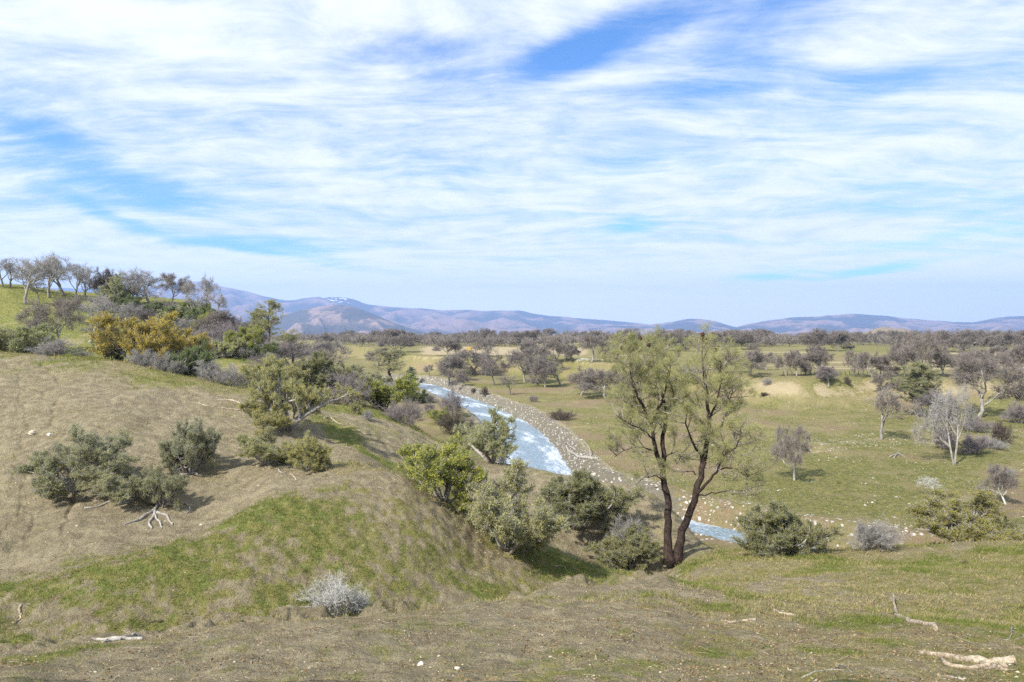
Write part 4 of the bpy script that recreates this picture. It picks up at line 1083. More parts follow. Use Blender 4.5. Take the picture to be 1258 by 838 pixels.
for i, (px, py, w, h, c) in enumerate(flank):
    nm, wd = words_[c]
    k = {'d':BUSH[i%2],'b':BUSH[i%2],'g':BRUSH[i%3],'p':BRUSH[i%3]}[c]
    mats = {'d':{'foliage':M_DARKGREEN},'b':{'foliage':M_GREEN if i%3 else M_OLIVE},'g':None,'p':{'twigs':M_PURPLE}}[c]
    kindw = 'shrub' if c in 'db' else 'brush'
    put(nm, k, px, py, w*1.15, h*1.15, f'{wd} {kindw} in the thicket covering the right flank of the left hill', kindw, group=f'{wd} {kindw} on the left hill flank', mats=mats)
# trees on the river plain
plain_trees = [
 (976,590,46,66,OAK[0],'lone small grey oak with white trunk on bright grass right of the pines'), (1083,540,52,66,OAKOPEN[0],'lone bare oak with wide forked crown in the middle of the plain'),
 (1203,513,70,76,OAK[2],'largest grey oak with thick pale leaning trunk on the plain'), (1172,571,58,94,OAKOPEN[2],'tall open dead-looking oak with two white trunks on the plain'),
 (1236,620,34,48,OAK[1],'small grey oak with white trunk behind the wide yellow-green juniper'), (1141,514,28,36,OAK[3],'brownish bare oak against the tall blue-green conifer'),
 (552,473,34,32,OAK[2],'leaning grey oak on the cut bank at the far river bend'), (528,462,10,12,OAK[0],'tiny round oak alone on the grassy terrace bank'), (586,461,42,28,OAK[1],'dark clump-like oak at the foot of the terrace bank'),
 (608,473,24,40,OAKOPEN[1],'thin oak with curved dark trunk below the terrace bank'), (571,474,14,13,OAK[3],'tiny bare oak between the leaning oak and the curved one'), (627,485,20,22,OAKOPEN[0],'small bare oak at the head of the little gully on the plain'),
 (645,470,46,38,OAK[0],'broad bare oak in the row below the terrace bank, left of its taller group'), (671,476,32,30,OAK[3],'bare oak in the row below the terrace bank, second from the broad one'), (690,474,26,26,OAKOPEN[1],'thin bare oak in the row below the terrace bank, third from the broad one'),
 (713,486,34,30,OAK[1],'round grey oak on the plain left of the grey pines'), (744,490,38,32,OAK[2],'grey oak partly behind the left grey pine'), (659,472,30,30,OAK[2],'grey oak crowding the right side of the broad bare oak'),
 (598,462,26,24,OAK[3],'grey oak right of the dark clump-like one under the terrace bank'), (1018,475,26,22,OAK[2],'small brownish oak on the lip of the pale bank'), (1083,484,26,24,OAK[1],'small dense oak on the lip of the pale bank above the lone forked oak'),
 (1148,610,22,24,OAKOPEN[0],'small white dead oak snag above the wide yellow-green juniper')]
for px, py, w, h, k, lab in plain_trees:
    put('bare_oak', k, px, py, w, h, lab, 'oak', group='oaks on the river plain', grow_by=1.15 if py < 492 else 1.0, mats={'trunk':M_WHITETWIG,'crown':M_WHITETWIG} if 'snag' in lab else ({'crown':M_PURPLE} if 'brownish' in lab else ({'crown':M_GREYTWIG} if 'dead-looking' in lab else ({'trunk':M_WHITETWIG} if 'white trunk' in lab else None))))
put('conifer', PINE[2], 1130, 512, 42, 66, 'tall blue-green conifer on the plain between the bare oaks', 'conifer', mats={'needles':M_JUNIGREY})
for px, py, w, h, lab, mt in ((688,516,34,13,'low dark brush alone on the plain beyond the river',M_DARKBRUSH), (655,494,12,9,'small grey brush on the plain near the river gravel',M_PURPLE), (596,487,9,12,'dark brush in the notch of the far cut bank',M_DARKBRUSH),
        (582,483,8,7,'tiny dark brush left of the notch in the far cut bank',M_DARKBRUSH), (1196,558,34,24,'grey-mauve brush between the two-trunked oak and the largest oak',M_PURPLE), (1229,544,22,26,'dark upright brush below the largest oak',M_DARKBRUSH),
        (1198,530,40,18,'reddish-grey brush under the largest oak',M_PURPLE), (1160,552,30,28,'mauve brush left of the two-trunked oak',M_PURPLE), (1215,550,34,14,'low pale brush right of the two-trunked oak',M_GREYTWIG), (1250,520,30,26,'mauve brush at the right edge of the plain',M_PURPLE),
        (943,473,12,9,'small grey brush alone on the lip of the pale bank',M_GREYTWIG), (938,487,10,5,'low dark brush on the face of the pale bank',M_DARKBRUSH), (1041,473,9,11,'small black-looking brush beside the brownish oak on the lip',M_DARKBRUSH), (1240,585,16,10,'low brush near the small white-trunked oak',M_GREYTWIG),
        (770,480,30,22,'mauve brush behind the left grey pine',M_PURPLE), (845,470,28,20,'grey brush glimpsed between the two grey pines',M_GREYTWIG)):
    put('brush', BRUSH[int(px) % 3], px, py, w, h, lab, 'brush', mats={'twigs':mt,'stem':mt})
# oaks on the terrace
terr_oaks = [(598,438,20,18,'round-headed oak alone in the middle of the tan field'),(562,437,13,15,'small round oak at the left end of the tan field'),(550,437,17,16,'oak just left of the small round one by the tan field'),(656,441,20,17,'oak at the right end of the tan field'),
 (667,443,14,15,'bare oak right of the oak at the end of the tan field'),(686,448,24,25,'wide bare oak at the left end of the white rail fence'),(727,446,30,28,'broad bare oak above the white rail fence'),(703,446,16,18,'bare oak left of the broad one above the white rail fence'),
 (966,462,18,24,'white-trunked oak at the left of the row behind the wire fence'),(979,462,18,26,'second white-trunked oak of the row behind the wire fence'),(997,461,16,24,'slim white-trunked oak of the row behind the wire fence'),(1010,461,22,30,'tallest white-trunked oak of the row behind the wire fence'),
 (1049,462,18,26,'oak between the brownish oak and the pair by the road'),(1072,464,18,26,'left oak of a white-trunked pair by the road'),(1082,463,16,22,'right oak of a white-trunked pair by the road'),(1113,463,30,34,'broad oak behind the tall blue-green conifer'),
 (1134,464,34,48,'tall oak with pale fork rising behind the tall blue-green conifer'),(1160,463,28,30,'oak with white trunk left of the largest oak on the terrace'),(1234,466,22,28,'white-trunked oak near the road at the right'),(1246,464,24,34,'taller white-trunked oak near the road at the right'),
 (1215,461,34,30,'wide oak behind the crown of the largest oak'),(1185,462,30,26,'oak peeping over the crown of the largest oak'),(922,462,26,26,'dark bare oak just right of the grey pines'),(905,458,20,22,'bare oak seen through the edge of the right grey pine'),(942,455,16,18,'small bare oak right of the dark one beyond the pines')]
for i, (px, py, w, h, lab) in enumerate(terr_oaks):
    put('bare_oak', OAK[i % 4], px, py, w*1.1, h, lab, 'oak', group='oaks along the terrace edge', grow_by=1.22, mats=None)
# the belt of oaks across the terrace: each a tree of its own
def rb(n):
    r = np.random.default_rng(77); out = []
    tries = 0
    while len(out) < n and tries < 20000:
        tries += 1
        px = r.uniform(395, 1300); d = 340*(1150/340)**r.uniform(0,1)
        x, y = ppd(px, d)
        if 330 < d < 470 and 520 < px < 725: continue
        if d < 520 and px < 500 and r.uniform() < .4: continue
        dens = .5+1.1*float(fbm(np.array(x/120.), np.array(y/120.), 2, 90))
        if px > 860: dens += .12
        if r.uniform() > dens: continue
        if any((x-a)**2+(y-b)**2 < 22 for a, b, _ in out): continue
        if 1000 < px < 1100 and 360 < d < 410: continue
        out.append((x, y, r.uniform(7.5,11.8)))
    return out
belt = rb(228)
for i, (x, y, h) in enumerate(belt):
    z = float(ground_z(x, y))
    plant('bare_oak', OAK[i % 4], (x, y, z), h*random.uniform(1.15,1.75), h, 'dark bare oak in the belt of woods across the far side of the valley', 'oak', 'oaks of the far belt', parts=False)
def far_woods():
    """everything beyond: one mass of grey-brown wood up to the foot of the mountains"""
    r = np.random.default_rng(5); g = Geo()
    P = []
    while len(P) < 2500:
        px = r.uniform(300, 1400); d = 430*(2200/430)**(r.uniform(0,1)**1.1)
        x, y = ppd(px, d)
        if 560 < d < 700 and 640 < px < 760: continue
        if r.uniform() > .92+1.0*float(fbm(np.array(x/150.), np.array(y/150.), 2, 91)): continue
        P.append((x, y))
    P = np.array(P); z = ground_z(P[:,0], P[:,1])
    for (x, y), zz in zip(P, z):
        h = r.uniform(6,10); w = h*r.uniform(.5,.75)
        n = 75
        d = rand_dirs(r, n); rad = r.uniform(.25,1,n)**.5
        C = np.c_[x+d[:,0]*rad*w, y+d[:,1]*rad*w, zz+h*.58+d[:,2]*rad*h*.42]
        A = np.array([x,y,zz+h*.25])+r.normal(0,.4,(n,3))
        mid = A+(C-A)*.45
        twigs(g, mid, C+r.normal(0,.3,(n,3)), .15, .09, np.clip(.5+r.normal(0,.2,n),0,1))
        twigs(g, np.array([[x,y,zz-.3]]), np.array([[x,y,zz+h*.5]]), .3, .15, np.array([.5]))
    tag(link('distant_woods', g.mesh('distant_woods', M_OAKTWIG)), kind='stuff')
far_woods()
# ------------------------------------------------------------------ the two grey pines
def pine_pair():
    D0 = 41.8
    base = at_depth(826, D0)
    def limb(pix, r0, r1, n=14, dy=0.0):
        """pixels of the photograph -> a limb near the distance of the pines; third number: metres nearer (-) or farther (+)"""
        P = []
        for q in pix:
            q = (q[0], q[1] if q[1] > 560 else 560-(560-q[1])*.90, *q[2:])
            d = base[1] + (q[2] if len(q) > 2 else 0)
            P.append(((q[0]-CX)/F*d, d, -(q[1]-HZ)/F*d))
        P = np.array(P); s = np.r_[0, np.cumsum(np.linalg.norm(np.diff(P,axis=0),axis=1))]
        t = np.linspace(0, s[-1], n)
        pts = np.stack([pchip(s, P[:,k], t) for k in range(3)], 1)
        pts += np.r_[np.zeros((1,3)), rng.normal(0,.035,(n-1,3))]
        rad = np.linspace(r0, r1, n)
        if pix[0][1] > 688: rad *= 1+.9*np.exp(-np.arange(n)/1.1)
        return pts, rad
    def tree(limbs, seed, label, nb, cones):
        r = np.random.default_rng(seed); trunk, fol, tw = Geo(), Geo(), Geo()
        L = []
        for pix, r0, r1, wt, fr in limbs:
            p, rr = limb(pix, r0, r1); L.append((p-base, rr, wt, fr))
        clothe(r, L, trunk, (fol, tw), nb, 2.05, per=8, L=.27, W=.0085, tuft=4)
        root = bpy.data.objects.new('grey_pine', None); COL.objects.link(root); root.location = base
        tag(root, label, 'pine')
        link('trunk', trunk.mesh('trunk', M_PINEBARK, True), root); link('needles', fol.mesh('needles', M_NEEDLE), root); link('twigs', tw.mesh('twigs', M_OAKTWIG), root)
        for px, py in cones:
            g = Geo(); d = base[1]; c = np.array([(px-CX)/F*d, d, -(py-HZ)/F*d])-base
            t = np.linspace(0,1,7); prof = np.sin(np.pi*np.clip(t*.92+.06,0,1))**.7*.11
            V,Q,T = tube(c+np.c_[t*.03, t*0, .13-t*.26], prof+.01, 9); V = V+r.normal(0,.012,V.shape)
            g.add(V,Q,T); link('cone', g.mesh('cone', M_CONE), root)
    left = [([(824,691),(822,683),(820.5,647),(821.5,619),(817,595),(814.5,580)], .26, .18, .12, .6),
            ([(814.5,580),(807,554),(804,540),(800,516),(793,503,.4),(782,497,1.0),(772,490,1.4)], .17, .04, 1.0, .35),
            ([(800,516),(805,505,-.4),(812,489,-.8),(818,470,-1.2),(820,446,-1.5)], .11, .025, .9, .25),
            ([(814.5,580),(816,562,.4),(815,545,.7),(816,526,.9),(818,504,1),(814.5,480,1.2),(811,459,1.3),(809,440,1.4),(806,420,1.4)], .17, .03, 1.5, .35),
            ([(818,504,1),(828,492,.6),(826,468,.2),(822,452,0),(824,430,-.3)], .09, .02, .9, .3),
            ([(800,516),(785,480,-1.0),(776,450,-1.4),(775,425,-1.6),(773,410,-1.6)], .10, .02, 1.7, .25),
            ([(793,503,.4),(780,470,1.6),(768,445,2.2),(762,425,2.4)], .08, .02, 1.3, .2),
            ([(804,540),(790,525,-1.5),(770,515,-2.2),(758,505,-2.5)], .06, .02, .8, .35),
            ([(811,459,1.3),(798,430,1.0),(796,412,.8)], .05, .015, .8, .2),
            ([(807,554),(785,548,1.2),(768,552,1.8),(755,562,2.0)], .05, .015, .9, .3),
            ([(816,590),(805,585,-.8),(790,588,-1.5),(780,596,-1.9)], .04, .012, .4, .4),
            ([(816,562),(828,556,.8),(838,560,1.4)], .04, .012, .5, .3)]
    right = [([(832,692),(833,684),(837,659),(845.6,635),(855,609),(861,585),(864.6,566)], .26, .17, .12, .7),
             ([(861,585),(862,564),(853,547,-.5),(848,532,-.9),(843,510,-1.2),(845,490,-1.5)], .10, .025, .9, .35),
             ([(864.6,566),(868,547,.2),(872,528,.4),(872,509,.5),(868,485,.5),(867,459,.6),(864,435,.6),(862,409,.6)], .17, .025, 2.2, .25),
             ([(855,609),(872,590,-.5),(881,578,-.9),(888,560,-1.2),(892,545,-1.3)], .10, .03, .9, .4),
             ([(872,528,.4),(885,520,1.0),(891,508,1.3),(896,490,1.6),(900,470,1.8)], .08, .02, 1.3, .3),
             ([(872,509,.5),(882,480,-.5),(886,455,-1.0),(884,430,-1.3)], .07, .02, 1.2, .2),
             ([(888,560,-1.2),(905,545,-1.6),(912,520,-1.8)], .06, .02, .9, .2),
             ([(881,578,-.9),(900,575,-1.3),(915,585,-1.7),(925,590,-2)], .05, .015, .9, .3),
             ([(857,608),(875,606,-.6),(891,604,-1.0),(903,602,-1.2),(918,604,-1.4)], .05, .012, .35, .5),
             ([(855,583),(848,578,-.5),(842,579,-.8),(838,584,-1)], .035, .012, .1, .5)]
    tree(left, 301, 'grey pine with near-vertical black trunk forking twice, the left of the pair on the slope', 11, [(775,413),(768,420),(786,416),(797,424),(806,430),(764,428)])
    tree(right, 302, 'grey pine with dark trunk leaning right, the right of the pair on the slope', 11, [(863,411),(862,415),(879,430),(892,440)])
pine_pair()

# ------------------------------------------------------------------ dead wood, roots, stones
def ground_poly(pix, r0, r1, lift=0.4, sides=8, n=12, seed=0, wob=.012, ends=None):
    r = np.random.default_rng(seed)
    P = np.array([spot(*p[:2]) for p in pix])
    s = np.r_[0, np.cumsum(np.linalg.norm(np.diff(P[:,:2],axis=0),axis=1))]
    t = np.linspace(0, s[-1], n)
    x, y = pchip(s, P[:,0], t), pchip(s, P[:,1], t)
    rad = np.linspace(r0, r1, n)*(1+.12*r.normal(0,1,n))
    x = x+r.normal(0,wob,n); y = y+r.normal(0,wob,n)
    z = ground_z(x, y)+rad*lift
    up = np.interp(t, s, [p[2] if len(p) > 2 else 0 for p in pix])
    return np.c_[x, y, z+up], rad
def wood(name, label, cat, pieces, mat, seed=0, group=None):
    """pieces: (part name, pixels, r0, r1); the first is the main stick"""
    r = np.random.default_rng(seed)
    org = None; root = None
    for i, (pn, pix, r0, r1) in enumerate(pieces):
        p, rad = ground_poly(pix, r0, r1, seed=seed+i, n=14)
        if org is None: org = p[len(p)//2].copy()
        V,Q,T = tube(p-org, rad, 9); V = V+r.normal(0, rad.mean()*.07, V.shape)
        g = Geo(); g.add(V,Q,T)
        me = g.mesh(pn, mat, True)
        if len(pieces) == 1:
            return tag(link(name, me, None, org), label, cat, group)
        if root is None:
            root = bpy.data.objects.new(name, None); COL.objects.link(root); root.location = org; tag(root, label, cat, group)
        link(pn, me, root)
wood('log', 'pale crooked log with one end turned up on the near slope', 'log', [('trunk',[(1151,776),(1145,768),(1130,766),(1112,762),(1100,756)],.045,.065),('branch',[(1101,757),(1100,750,.03),(1096,738,.22)],.055,.02)], M_WOOD, 1)
wood('log', 'longest bleached log lying in the lower corner of the near slope', 'log', [('trunk',[(1246,813),(1225,815),(1200,813),(1180,811),(1155,806),(1132,803)],.06,.035),('branch',[(1235,820),(1215,818),(1190,822),(1165,818),(1158,812)],.035,.03),('branch',[(1205,812),(1222,822),(1240,824)],.03,.02)], M_WOOD, 2)
wood('branch', 'flat pale branch lying left on the bare near slope', 'branch', [('trunk',[(929,762),(912,764),(898,765),(886,763)],.035,.022),('branch',[(900,765),(890,768)],.02,.012)], M_WOOD, 3)
wood('branch', 'short pale branch with a dark broken end on the near slope', 'branch', [('trunk',[(978,757),(968,755),(957,753),(949,749)],.032,.02),('branch',[(952,752),(950,746,.05)],.02,.012)], M_WOOD, 4)
wood('twig', 'thin grey forked twig at the right edge of the near slope', 'twig', [('trunk',[(1262,780),(1245,787),(1222,785)],.014,.006),('branch',[(1238,787),(1242,780,.03),(1244,774,.1)],.009,.004)], M_GREYWOOD, 5)
wood('twig', 'thin grey twig above the bright grass tufts on the near slope', 'twig', [('trunk',[(1018,784),(1000,787),(978,790)],.013,.005),('branch',[(1004,787),(996,784,.02)],.007,.004)], M_GREYWOOD, 6)
wood('twig', 'long thin twig low on the near slope below the grass tufts', 'twig', [('trunk',[(984,834),(1000,826),(1020,823),(1040,824)],.013,.006),('branch',[(1020,823),(1032,818,.03),(1046,826)],.008,.004)], M_GREYWOOD, 7)
wood('twig', 'grey twig beside the longest bleached log', 'twig', [('trunk',[(1184,836),(1168,832),(1150,829)],.014,.006),('branch',[(1170,832),(1160,835)],.008,.004)], M_GREYWOOD, 8)
wood('branch', 'curved bleached stick on the green face of the left spur', 'branch', [('trunk',[(28,743),(24,750),(26,757),(16,766)],.035,.02)], M_WOOD, 9)
wood('branch', 'pile of bleached branches on the grassy rim of the near slope', 'branches', [('branch',[(176,786),(160,786),(140,785),(118,786)],.04,.025),('branch',[(150,786),(135,788),(126,790)],.03,.02),('branch',[(174,784),(165,783,.06),(150,785)],.028,.015),('branch',[(130,786),(112,784)],.02,.012)], M_GREYWOOD, 10)
wood('branch', 'dark stick lying on the green face of the spur', 'branch', [('trunk',[(200,764),(190,764),(170,771)],.035,.015)], M_DARKWOOD, 11)
wood('dead_branch', 'long pale fallen branch on the bare crest left of the big juniper tree', 'branch', [('trunk',[(306,506),(297,502),(293,495),(280,492),(266,491)],.09,.05),('branch',[(300,504),(285,503),(272,501)],.06,.03),('branch',[(265,500),(255,499),(244,495)],.05,.03)], M_WOOD, 12)
wood('dead_branch', 'crooked stick on the bare ground below the low juniper', 'branch', [('trunk',[(342,575),(346,581),(352,581)],.04,.02)], M_GREYWOOD, 13)
wood('dead_branch', 'short pale stick lying right of the crooked one on the bare ridge', 'branch', [('trunk',[(364,591),(360,585),(357,582)],.04,.025)], M_WOOD, 14)
wood('dead_branch', 'pale broken branches on the grey bank right of the big juniper tree', 'branches', [('branch',[(398,514),(406,513),(415,520),(424,523)],.07,.04),('branch',[(408,516),(418,522)],.05,.03)], M_WOOD, 15)
wood('dead_branch', 'brown broken branches lower down on the grey bank', 'branches', [('branch',[(440,529),(448,534),(456,535)],.06,.035),('branch',[(475,543),(485,549),(492,551)],.06,.03)], M_WOOD, 16)
wood('dead_branch', 'curved white branch on the grassy tip of the spur', 'branch', [('trunk',[(682,697),(688,695.5),(694,697),(696,700)],.05,.025)], M_WOOD, 17)
wood('fallen_tree', 'bleached fallen tree with bare limbs on the plain beside the river', 'fallen tree', [('trunk',[(735,564),(722,563),(708,560),(694,549)],.22,.12),('branch',[(726,563),(724,557,.8),(717,552,1.4)],.1,.04),('branch',[(707,553),(700,550,.3),(693,547,.5)],.12,.05),('branch',[(712,561),(705,566),(692,566)],.12,.06)], M_GREYWOOD, 18)
wood('dead_branch', 'white fallen branches among stones in the middle of the plain', 'branches', [('branch',[(1092,562),(1104,559,.3),(1112,562)],.09,.04),('branch',[(1098,563),(1106,557,.6)],.07,.03)], M_GREYWOOD, 19)
wood('dead_branch', 'grey fallen limbs on the slope beneath the leaning grey pine', 'branches', [('branch',[(838,705),(832,709),(826,705)],.03,.015),('branch',[(836,701),(829,703)],.025,.012)], M_GREYWOOD, 20)
wood('dead_branch', 'small broken stump of dark wood on the right-hand knoll', 'stump', [('branch',[(1180,693),(1186,692,.08)],.05,.03),('branch',[(1186,692),(1192,693)],.04,.03)], M_DARKWOOD, 21)
# bare roots of the hanging juniper
wood('bare_roots', 'pale forked bare roots spreading down the eroded slope below the hanging juniper', 'roots', [('root',[(195,618),(191,626),(189,634),(184,640),(186,650)],.07,.03),('root',[(189,632),(195,640),(199,650)],.05,.025),('root',[(192,630),(203,633),(208,640),(213,646)],.06,.03),('root',[(190,628),(180,633),(170,640),(153,645)],.08,.03),('root',[(212,618),(226,619),(233,626),(230,631)],.05,.02)], M_GREYWOOD, 22)
wood('bare_roots', 'dark exposed roots snaking out below the widest sprawling juniper', 'roots', [('root',[(182,603),(172,607),(168,613),(150,618),(140,615),(125,622),(104,625)],.08,.04),('root',[(140,615),(150,619),(160,617)],.05,.03)], M_GREYWOOD, 23)
wood('bare_roots', 'exposed pale roots and fallen stem under the leaning juniper', 'roots', [('root',[(233,566),(225,573),(214,577)],.11,.05),('root',[(213,580),(225,584),(240,582),(244,586)],.06,.03),('root',[(230,571),(222,577),(216,576)],.08,.05)], M_GREYWOOD, 24)

def rock_mesh(r, n, rad, flat=.6):
    """n little angular stones as (verts, faces) around the origin: octahedra pulled about"""
    base = np.array([[1,0,0],[-1,0,0],[0,1,0],[0,-1,0],[0,0,1],[0,0,-1],[.7,.7,.3],[-.7,.6,-.2],[.6,-.7,-.3],[-.6,-.7,.35]])
    tri = np.array([[4,0,6],[4,6,2],[4,2,7],[4,7,1],[4,1,9],[4,9,3],[4,3,8],[4,8,0],[5,6,0],[5,2,6],[5,7,2],[5,1,7],[5,9,1],[5,3,9],[5,8,3],[5,0,8]])
    V = base[None]*(1+r.normal(0,.18,(n,10,3))); V[:,:,2] *= flat
    a = r.uniform(0,6.28,n); c, s = np.cos(a)[:,None], np.sin(a)[:,None]
    x, y = V[:,:,0]*c-V[:,:,1]*s, V[:,:,0]*s+V[:,:,1]*c
    V = np.stack([x,y*r.uniform(.6,1,(n,1)),V[:,:,2]],-1)*np.broadcast_to(rad,(n,))[:,None,None]
    T = (np.arange(n)*10)[:,None,None]+tri[None]
    return V, T.reshape(-1,3)
M_PEBBLE = stone_material('slope_pebbles', (0.15,0.12,0.09), (0.46,0.40,0.32))
M_COBBLE = stone_material('river_cobbles', (0.085,0.082,0.075), (0.33,0.315,0.29))
def scatter_stones(name, P, rad, mat, seed, lo=0, hi=1, flat=.6, sink=.25):
    r = np.random.default_rng(seed); n = len(P)
    V, T = rock_mesh(r, n, rad, flat)
    V = V+P[:,None,:]-np.stack([P[:,0]*0,P[:,0]*0,np.broadcast_to(rad,(n,))*sink],-1)[:,None,:]
    me = mesh_from(name, V.reshape(-1,3), T, mat, tint=np.repeat(r.uniform(lo,hi,n),10))
    tag(link(name, me), kind='stuff')
def fan_points(r, n, d0, d1, p0=-60, p1=1320, power=1.0):
    px = r.uniform(p0,p1,n); d = (d0**power+(d1**power-d0**power)*r.uniform(0,1,n))**(1/power)
    x = (px-CX)/F*d
    return np.c_[x, d, ground_z(x, d)], px, d
r_ = np.random.default_rng(400)
P, px, d = fan_points(r_, 16000, 6.8, 24, power=1.6); keep = fbm(P[:,0]/1.5,P[:,1]/1.5,3,70)+r_.normal(0,.3,len(P)) > .12
P = P[keep]; scatter_stones('pebbles', P, np.clip(r_.lognormal(-4.45,.55,len(P)),.005,.07), M_PEBBLE, 1)
P, px, d = fan_points(r_, 5000, 24, 58, -60, 760); g_ = grid_lookup(SOIL, px, d)
P = P[(g_+r_.normal(0,.25,len(P)) > .85) & (fbm(P[:,0]/3,P[:,1]/3,3,71) > 0)]; scatter_stones('pebbles', P, np.clip(r_.lognormal(-3.6,.5,len(P)),.012,.14), M_PEBBLE, 2)
# cobbles of the gravel bars, and the white stones of the flood plain
k_ = r_.integers(30, 399, 26000); tan_ = np.gradient(RPTS,axis=0); tan_ /= np.linalg.norm(tan_,axis=1)[:,None]
off = RW[k_]+r_.gamma(1.5,1.5,26000)-.8
sd = np.where(r_.uniform(0,1,26000) < .7, 1, -1)
xy = RPTS[k_]+np.c_[tan_[k_,1],-tan_[k_,0]]*(off*sd)[:,None]+r_.normal(0,.8,(26000,2))
xy = xy[(xy[:,1] < 290) & (xy[:,1] > 55)]
P = np.c_[xy, ground_z(xy[:,0],xy[:,1])]
P = P[(P[:,2] < -18.8) & (P[:,2] > -22.9)]
P = P[fbm(P[:,0]/5,P[:,1]/5,3,72)+r_.normal(0,.2,len(P)) > .05]
scatter_stones('cobbles', P, np.clip(r_.lognormal(-2.35,.65,len(P)),.04,.42), M_COBBLE, 3, .1, 1)
P, px, d = fan_points(r_, 42000, 66, 170, 640, 1320, .7)
v_ = grid_lookup(np.clip(stone,0,1), px, d); m_ = (fbm(P[:,0]/9,P[:,1]/3.0,3,73)+.35*fbm(P[:,0]/2,P[:,1]/2.0,2,74) > .22) & (P[:,2] < -18) & (r_.uniform(0,1,len(P)) < .25+1.5*v_)
P = P[m_]; scatter_stones('flood_stones', P, np.clip(r_.lognormal(-2.6,.65,len(P)),.025,.34), stone_material('flood_stones', (0.20,0.18,0.155), (0.46,0.435,0.39)), 4, .2, 1, .5)
def boulder(px, py, rad, label, mat, seed):
    import bmesh
    b = spot(px, py); bm = bmesh.new(); bmesh.ops.create_icosphere(bm, subdivisions=3, radius=rad)
    r = np.random.default_rng(seed); ph = r.uniform(0,9,3)
    for v in bm.verts:
        n = v.co.normalized(); v.co *= 1+.22*math.sin(3*n.x+ph[0])*math.cos(2.6*n.y+ph[1])+.1*math.sin(7*n.z+ph[2]+4*n.x)
        v.co.z *= .62
    me = bpy.data.meshes.new('stone'); bm.to_mesh(me); bm.free(); me.materials.append(mat)
    a = me.attributes.new('tint','FLOAT','POINT'); a.data.foreach_set('value', np.full(len(me.vertices), .9, np.float32))
    tag(link('stone', me, None, (b[0],b[1],b[2]+rad*.2)), label, 'stone')
M_WHITE = stone_material('white_stone', (0.34,0.30,0.25), (0.58,0.54,0.48))
boulder(517, 817, .045, 'white angular stone alone on the bare near slope', M_WHITE, 1)
boulder(729, 585, .45, 'white boulder at the edge of the cobbles beside the river', M_WHITE, 2)
boulder(562, 822, .035, 'pale pebble-sized stone right of the white one on the near slope', M_WHITE, 3)
boulder(1098, 738, .03, 'small pale stone by the upturned end of the crooked log', M_WHITE, 4) if 0 else None
boulder(40, 533, .22, 'pinkish flat stone on the bare left hillside', M_PEBBLE, 5)
boulder(61, 535, .14, 'pale flat stone in the rill beside the pinkish one', M_WHITE, 6)

# ------------------------------------------------------------------ fences and the small things on the terrace
M_POST = bark_material('fence_posts', (0.06,0.05,0.04), (0.14,0.12,0.10), 5.0)
M_WIRE = bark_material('fence_wire', (0.10,0.09,0.08), (0.16,0.15,0.14), 5.0)
M_WHITERAIL = bark_material('white_paint', (0.68,0.68,0.66), (0.82,0.82,0.80), 2.0, 1, .1)
def box_geo(g, c, s, rz=0):
    x, y, z = s[0]/2, s[1]/2, s[2]/2
    V = np.array([(a*x,b*y,e*z) for e in (-1,1) for b in (-1,1) for a in (-1,1)]); cc, ss = math.cos(rz), math.sin(rz)
    V = np.c_[V[:,0]*cc-V[:,1]*ss, V[:,0]*ss+V[:,1]*cc, V[:,2]]+np.array(c)
    g.add(V, np.array([(0,2,3,1),(4,5,7,6),(0,1,5,4),(2,6,7,3),(0,4,6,2),(1,3,7,5)]))
def fence(name, label, p0, d0, p1, d1, n, h, rp, mats, rails, rr):
    A, B = at_depth(p0, d0), at_depth(p1, d1)
    root = bpy.data.objects.new(name, None); COL.objects.link(root); root.location = A; tag(root, label, 'fence')
    xs = np.linspace(A[0],B[0],n); ys = np.linspace(A[1],B[1],n); zs = ground_z(xs, ys)
    pm = None
    for i in range(n):
        if pm is None:
            g = Geo(); V,Q,T = tube(np.array([[0,0,-.3],[0,0,h*.5],[.02,.01,h]]), [rp,rp,rp*.9], 7); g.add(V,Q,T); pm = g.mesh('post', mats[0])
        o = link('post', pm, root, (xs[i]-A[0], ys[i]-A[1], zs[i]-A[2])); o.rotation_euler = (random.uniform(-.06,.06), random.uniform(-.06,.06), random.uniform(0,6))
    for z in rails:
        g = Geo(); V,Q,T = tube(np.c_[xs-A[0], ys-A[1], zs-A[2]+z], np.full(n, rr), 4); g.add(V,Q,T); link('rail' if rr > .03 else 'wire', g.mesh('rail', mats[1]), root)
fence('wire_fence', 'line of thin dark posts and wire along the terrace above the pale bank', 962, 186, 1098, 188, 26, 1.25, .075, (M_POST,M_WIRE), (.4,.75,1.1), .008)
fence('rail_fence', 'low white rail fence on top of the terrace bank beneath the bare oaks', 709, 261, 752, 259, 8, .95, .07, (M_WHITERAIL,M_WHITERAIL), (.4,.85), .06)
def hay():
    b = spot(577, 430.5); g = Geo()
    root = bpy.data.objects.new('straw_stack', None); COL.objects.link(root); root.location = b; tag(root, 'small ochre-yellow stack beside the oaks at the edge of the tan field', 'straw stack')
    m = bark_material('ochre_straw', (0.36,0.23,0.06), (0.52,0.36,0.11), 4.0)
    for (x, y, z, sx, sy, sz) in ((0,0,.6,2.2,1.6,1.25),(-1.9,.2,.5,1.5,1.5,1.05),(.2,.1,1.6,1.7,1.3,.75)):
        import bmesh
        bm = bmesh.new(); bmesh.ops.create_cube(bm, size=1)
        for v in bm.verts: v.co = (v.co.x*sx, v.co.y*sy, v.co.z*sz)
        bmesh.ops.bevel(bm, geom=list(bm.edges), offset=.14, segments=3, affect='EDGES')
        me = bpy.data.meshes.new('bale'); bm.to_mesh(me); bm.free(); me.materials.append(m); link('bale', me, root, (x,y,z))
hay()

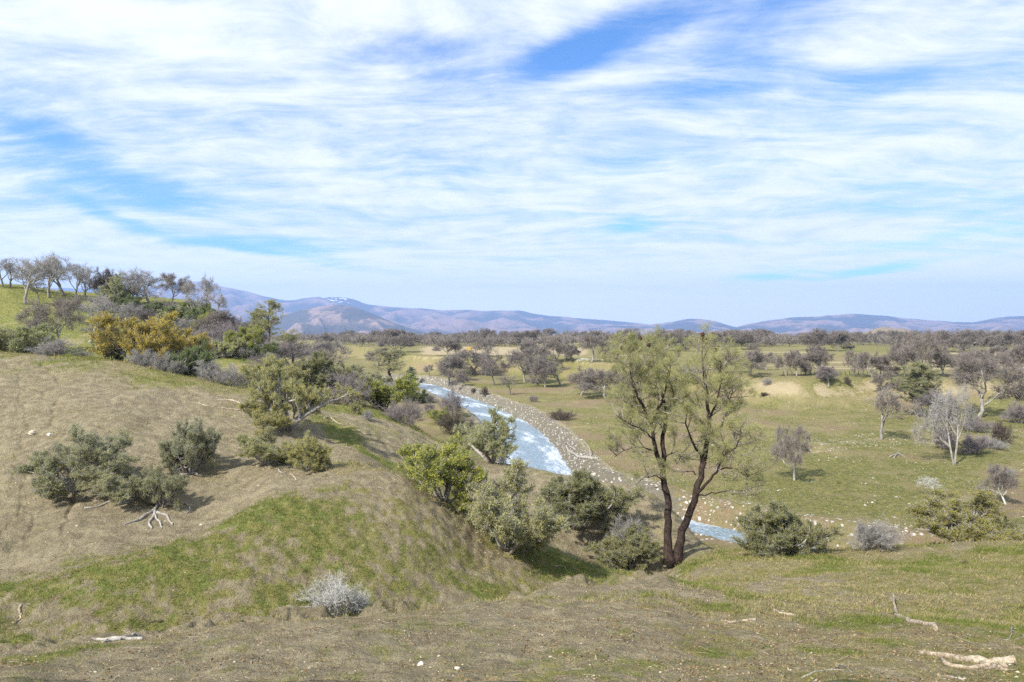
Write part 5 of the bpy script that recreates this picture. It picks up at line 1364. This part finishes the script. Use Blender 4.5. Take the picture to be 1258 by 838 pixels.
# ------------------------------------------------------------------ grass: blades over the near slopes
def grass():
    r = np.random.default_rng(900)
    m = leaf_material('grass_blades', [(0.10,0.145,0.024), (0.165,0.195,0.05), (0.29,0.245,0.115), (0.42,0.355,0.21)], .35)
    g = Geo()
    for n, d0, d1, bl, per, wd, sp in ((26000, 6.8, 17, .07, 5, .0055, .035), (52000, 15, 34, .13, 5, .012, .07), (30000, 30, 62, .19, 5, .024, .13), (16000, 58, 150, .30, 4, .05, .3)):
        P, px, d = fan_points(r, n, d0, d1, power=1.7 if d1 < 30 else 1.2)
        gr = grid_lookup(GREEN, px, d); so = grid_lookup(SOIL, px, d)
        cl = fbm(P[:,0]/(sp*9), P[:,1]/(sp*9), 3, 95)
        keep = r.uniform(0,1,n) < np.clip(.42+1.3*gr-.72*so+.8*cl, .03, 1)
        if d0 > 50: keep &= (grid_lookup(BANK, px, d) > 7)
        P, gr, so = P[keep], gr[keep], so[keep]; k = len(P)
        C = np.repeat(P, per, 0)+np.c_[r.normal(0,sp,(k*per,2)), np.zeros(k*per)]
        C[:,2] = ground_z(C[:,0],C[:,1])-.01
        D = unit(np.c_[r.normal(0,.55,(k*per,2)), r.uniform(.4,1,k*per)])
        t = np.clip(np.repeat(.80-.62*np.clip(gr*1.15,0,1)+r.normal(0,.13,k), per)+r.normal(0,.10,k*per), 0, 1)
        leaves(g, C, D, bl*r.uniform(.5,1.4,k*per), wd*r.uniform(.7,1.4,k*per), t, r)
    tag(link('grass', g.mesh('grass', m)), kind='stuff')
grass()
def litter():
    r = np.random.default_rng(950); g = Geo()
    m = leaf_material('leaf_litter', [(0.10,0.065,0.04), (0.17,0.105,0.06), (0.23,0.17,0.10), (0.42,0.36,0.28)], .1)
    P, px, d = fan_points(r, 60000, 6.8, 20, power=1.5)
    w = .05+.35*sstep(480,860,px)+.8*fbm(P[:,0]/1.1,P[:,1]/1.1,3,97)
    P = P[r.uniform(0,1,len(P)) < w]; n = len(P)
    D = unit(np.c_[r.normal(0,1,(n,2)), r.normal(0.1,.22,n)])
    L = np.minimum(r.lognormal(-3.5,.4,n), .055); P[:,2] += .012
    leaves(g, P, D, L, L*r.uniform(.35,.8,n), np.clip(r.beta(1.6,1.6,n),0,1), r)
    n = 2600; P, px, d = fan_points(r, n, 6.8, 26, power=1.5); P[:,2] += .012
    D = unit(np.c_[r.normal(0,1,(n,2)), r.normal(0.03,.08,n)])
    twigs(g, P, P+D*r.lognormal(-2.1,.5,n)[:,None], .005, .003, r.uniform(.5,1,n))
    tag(link('leaf_litter', g.mesh('leaf_litter', m)), kind='stuff')
litter()
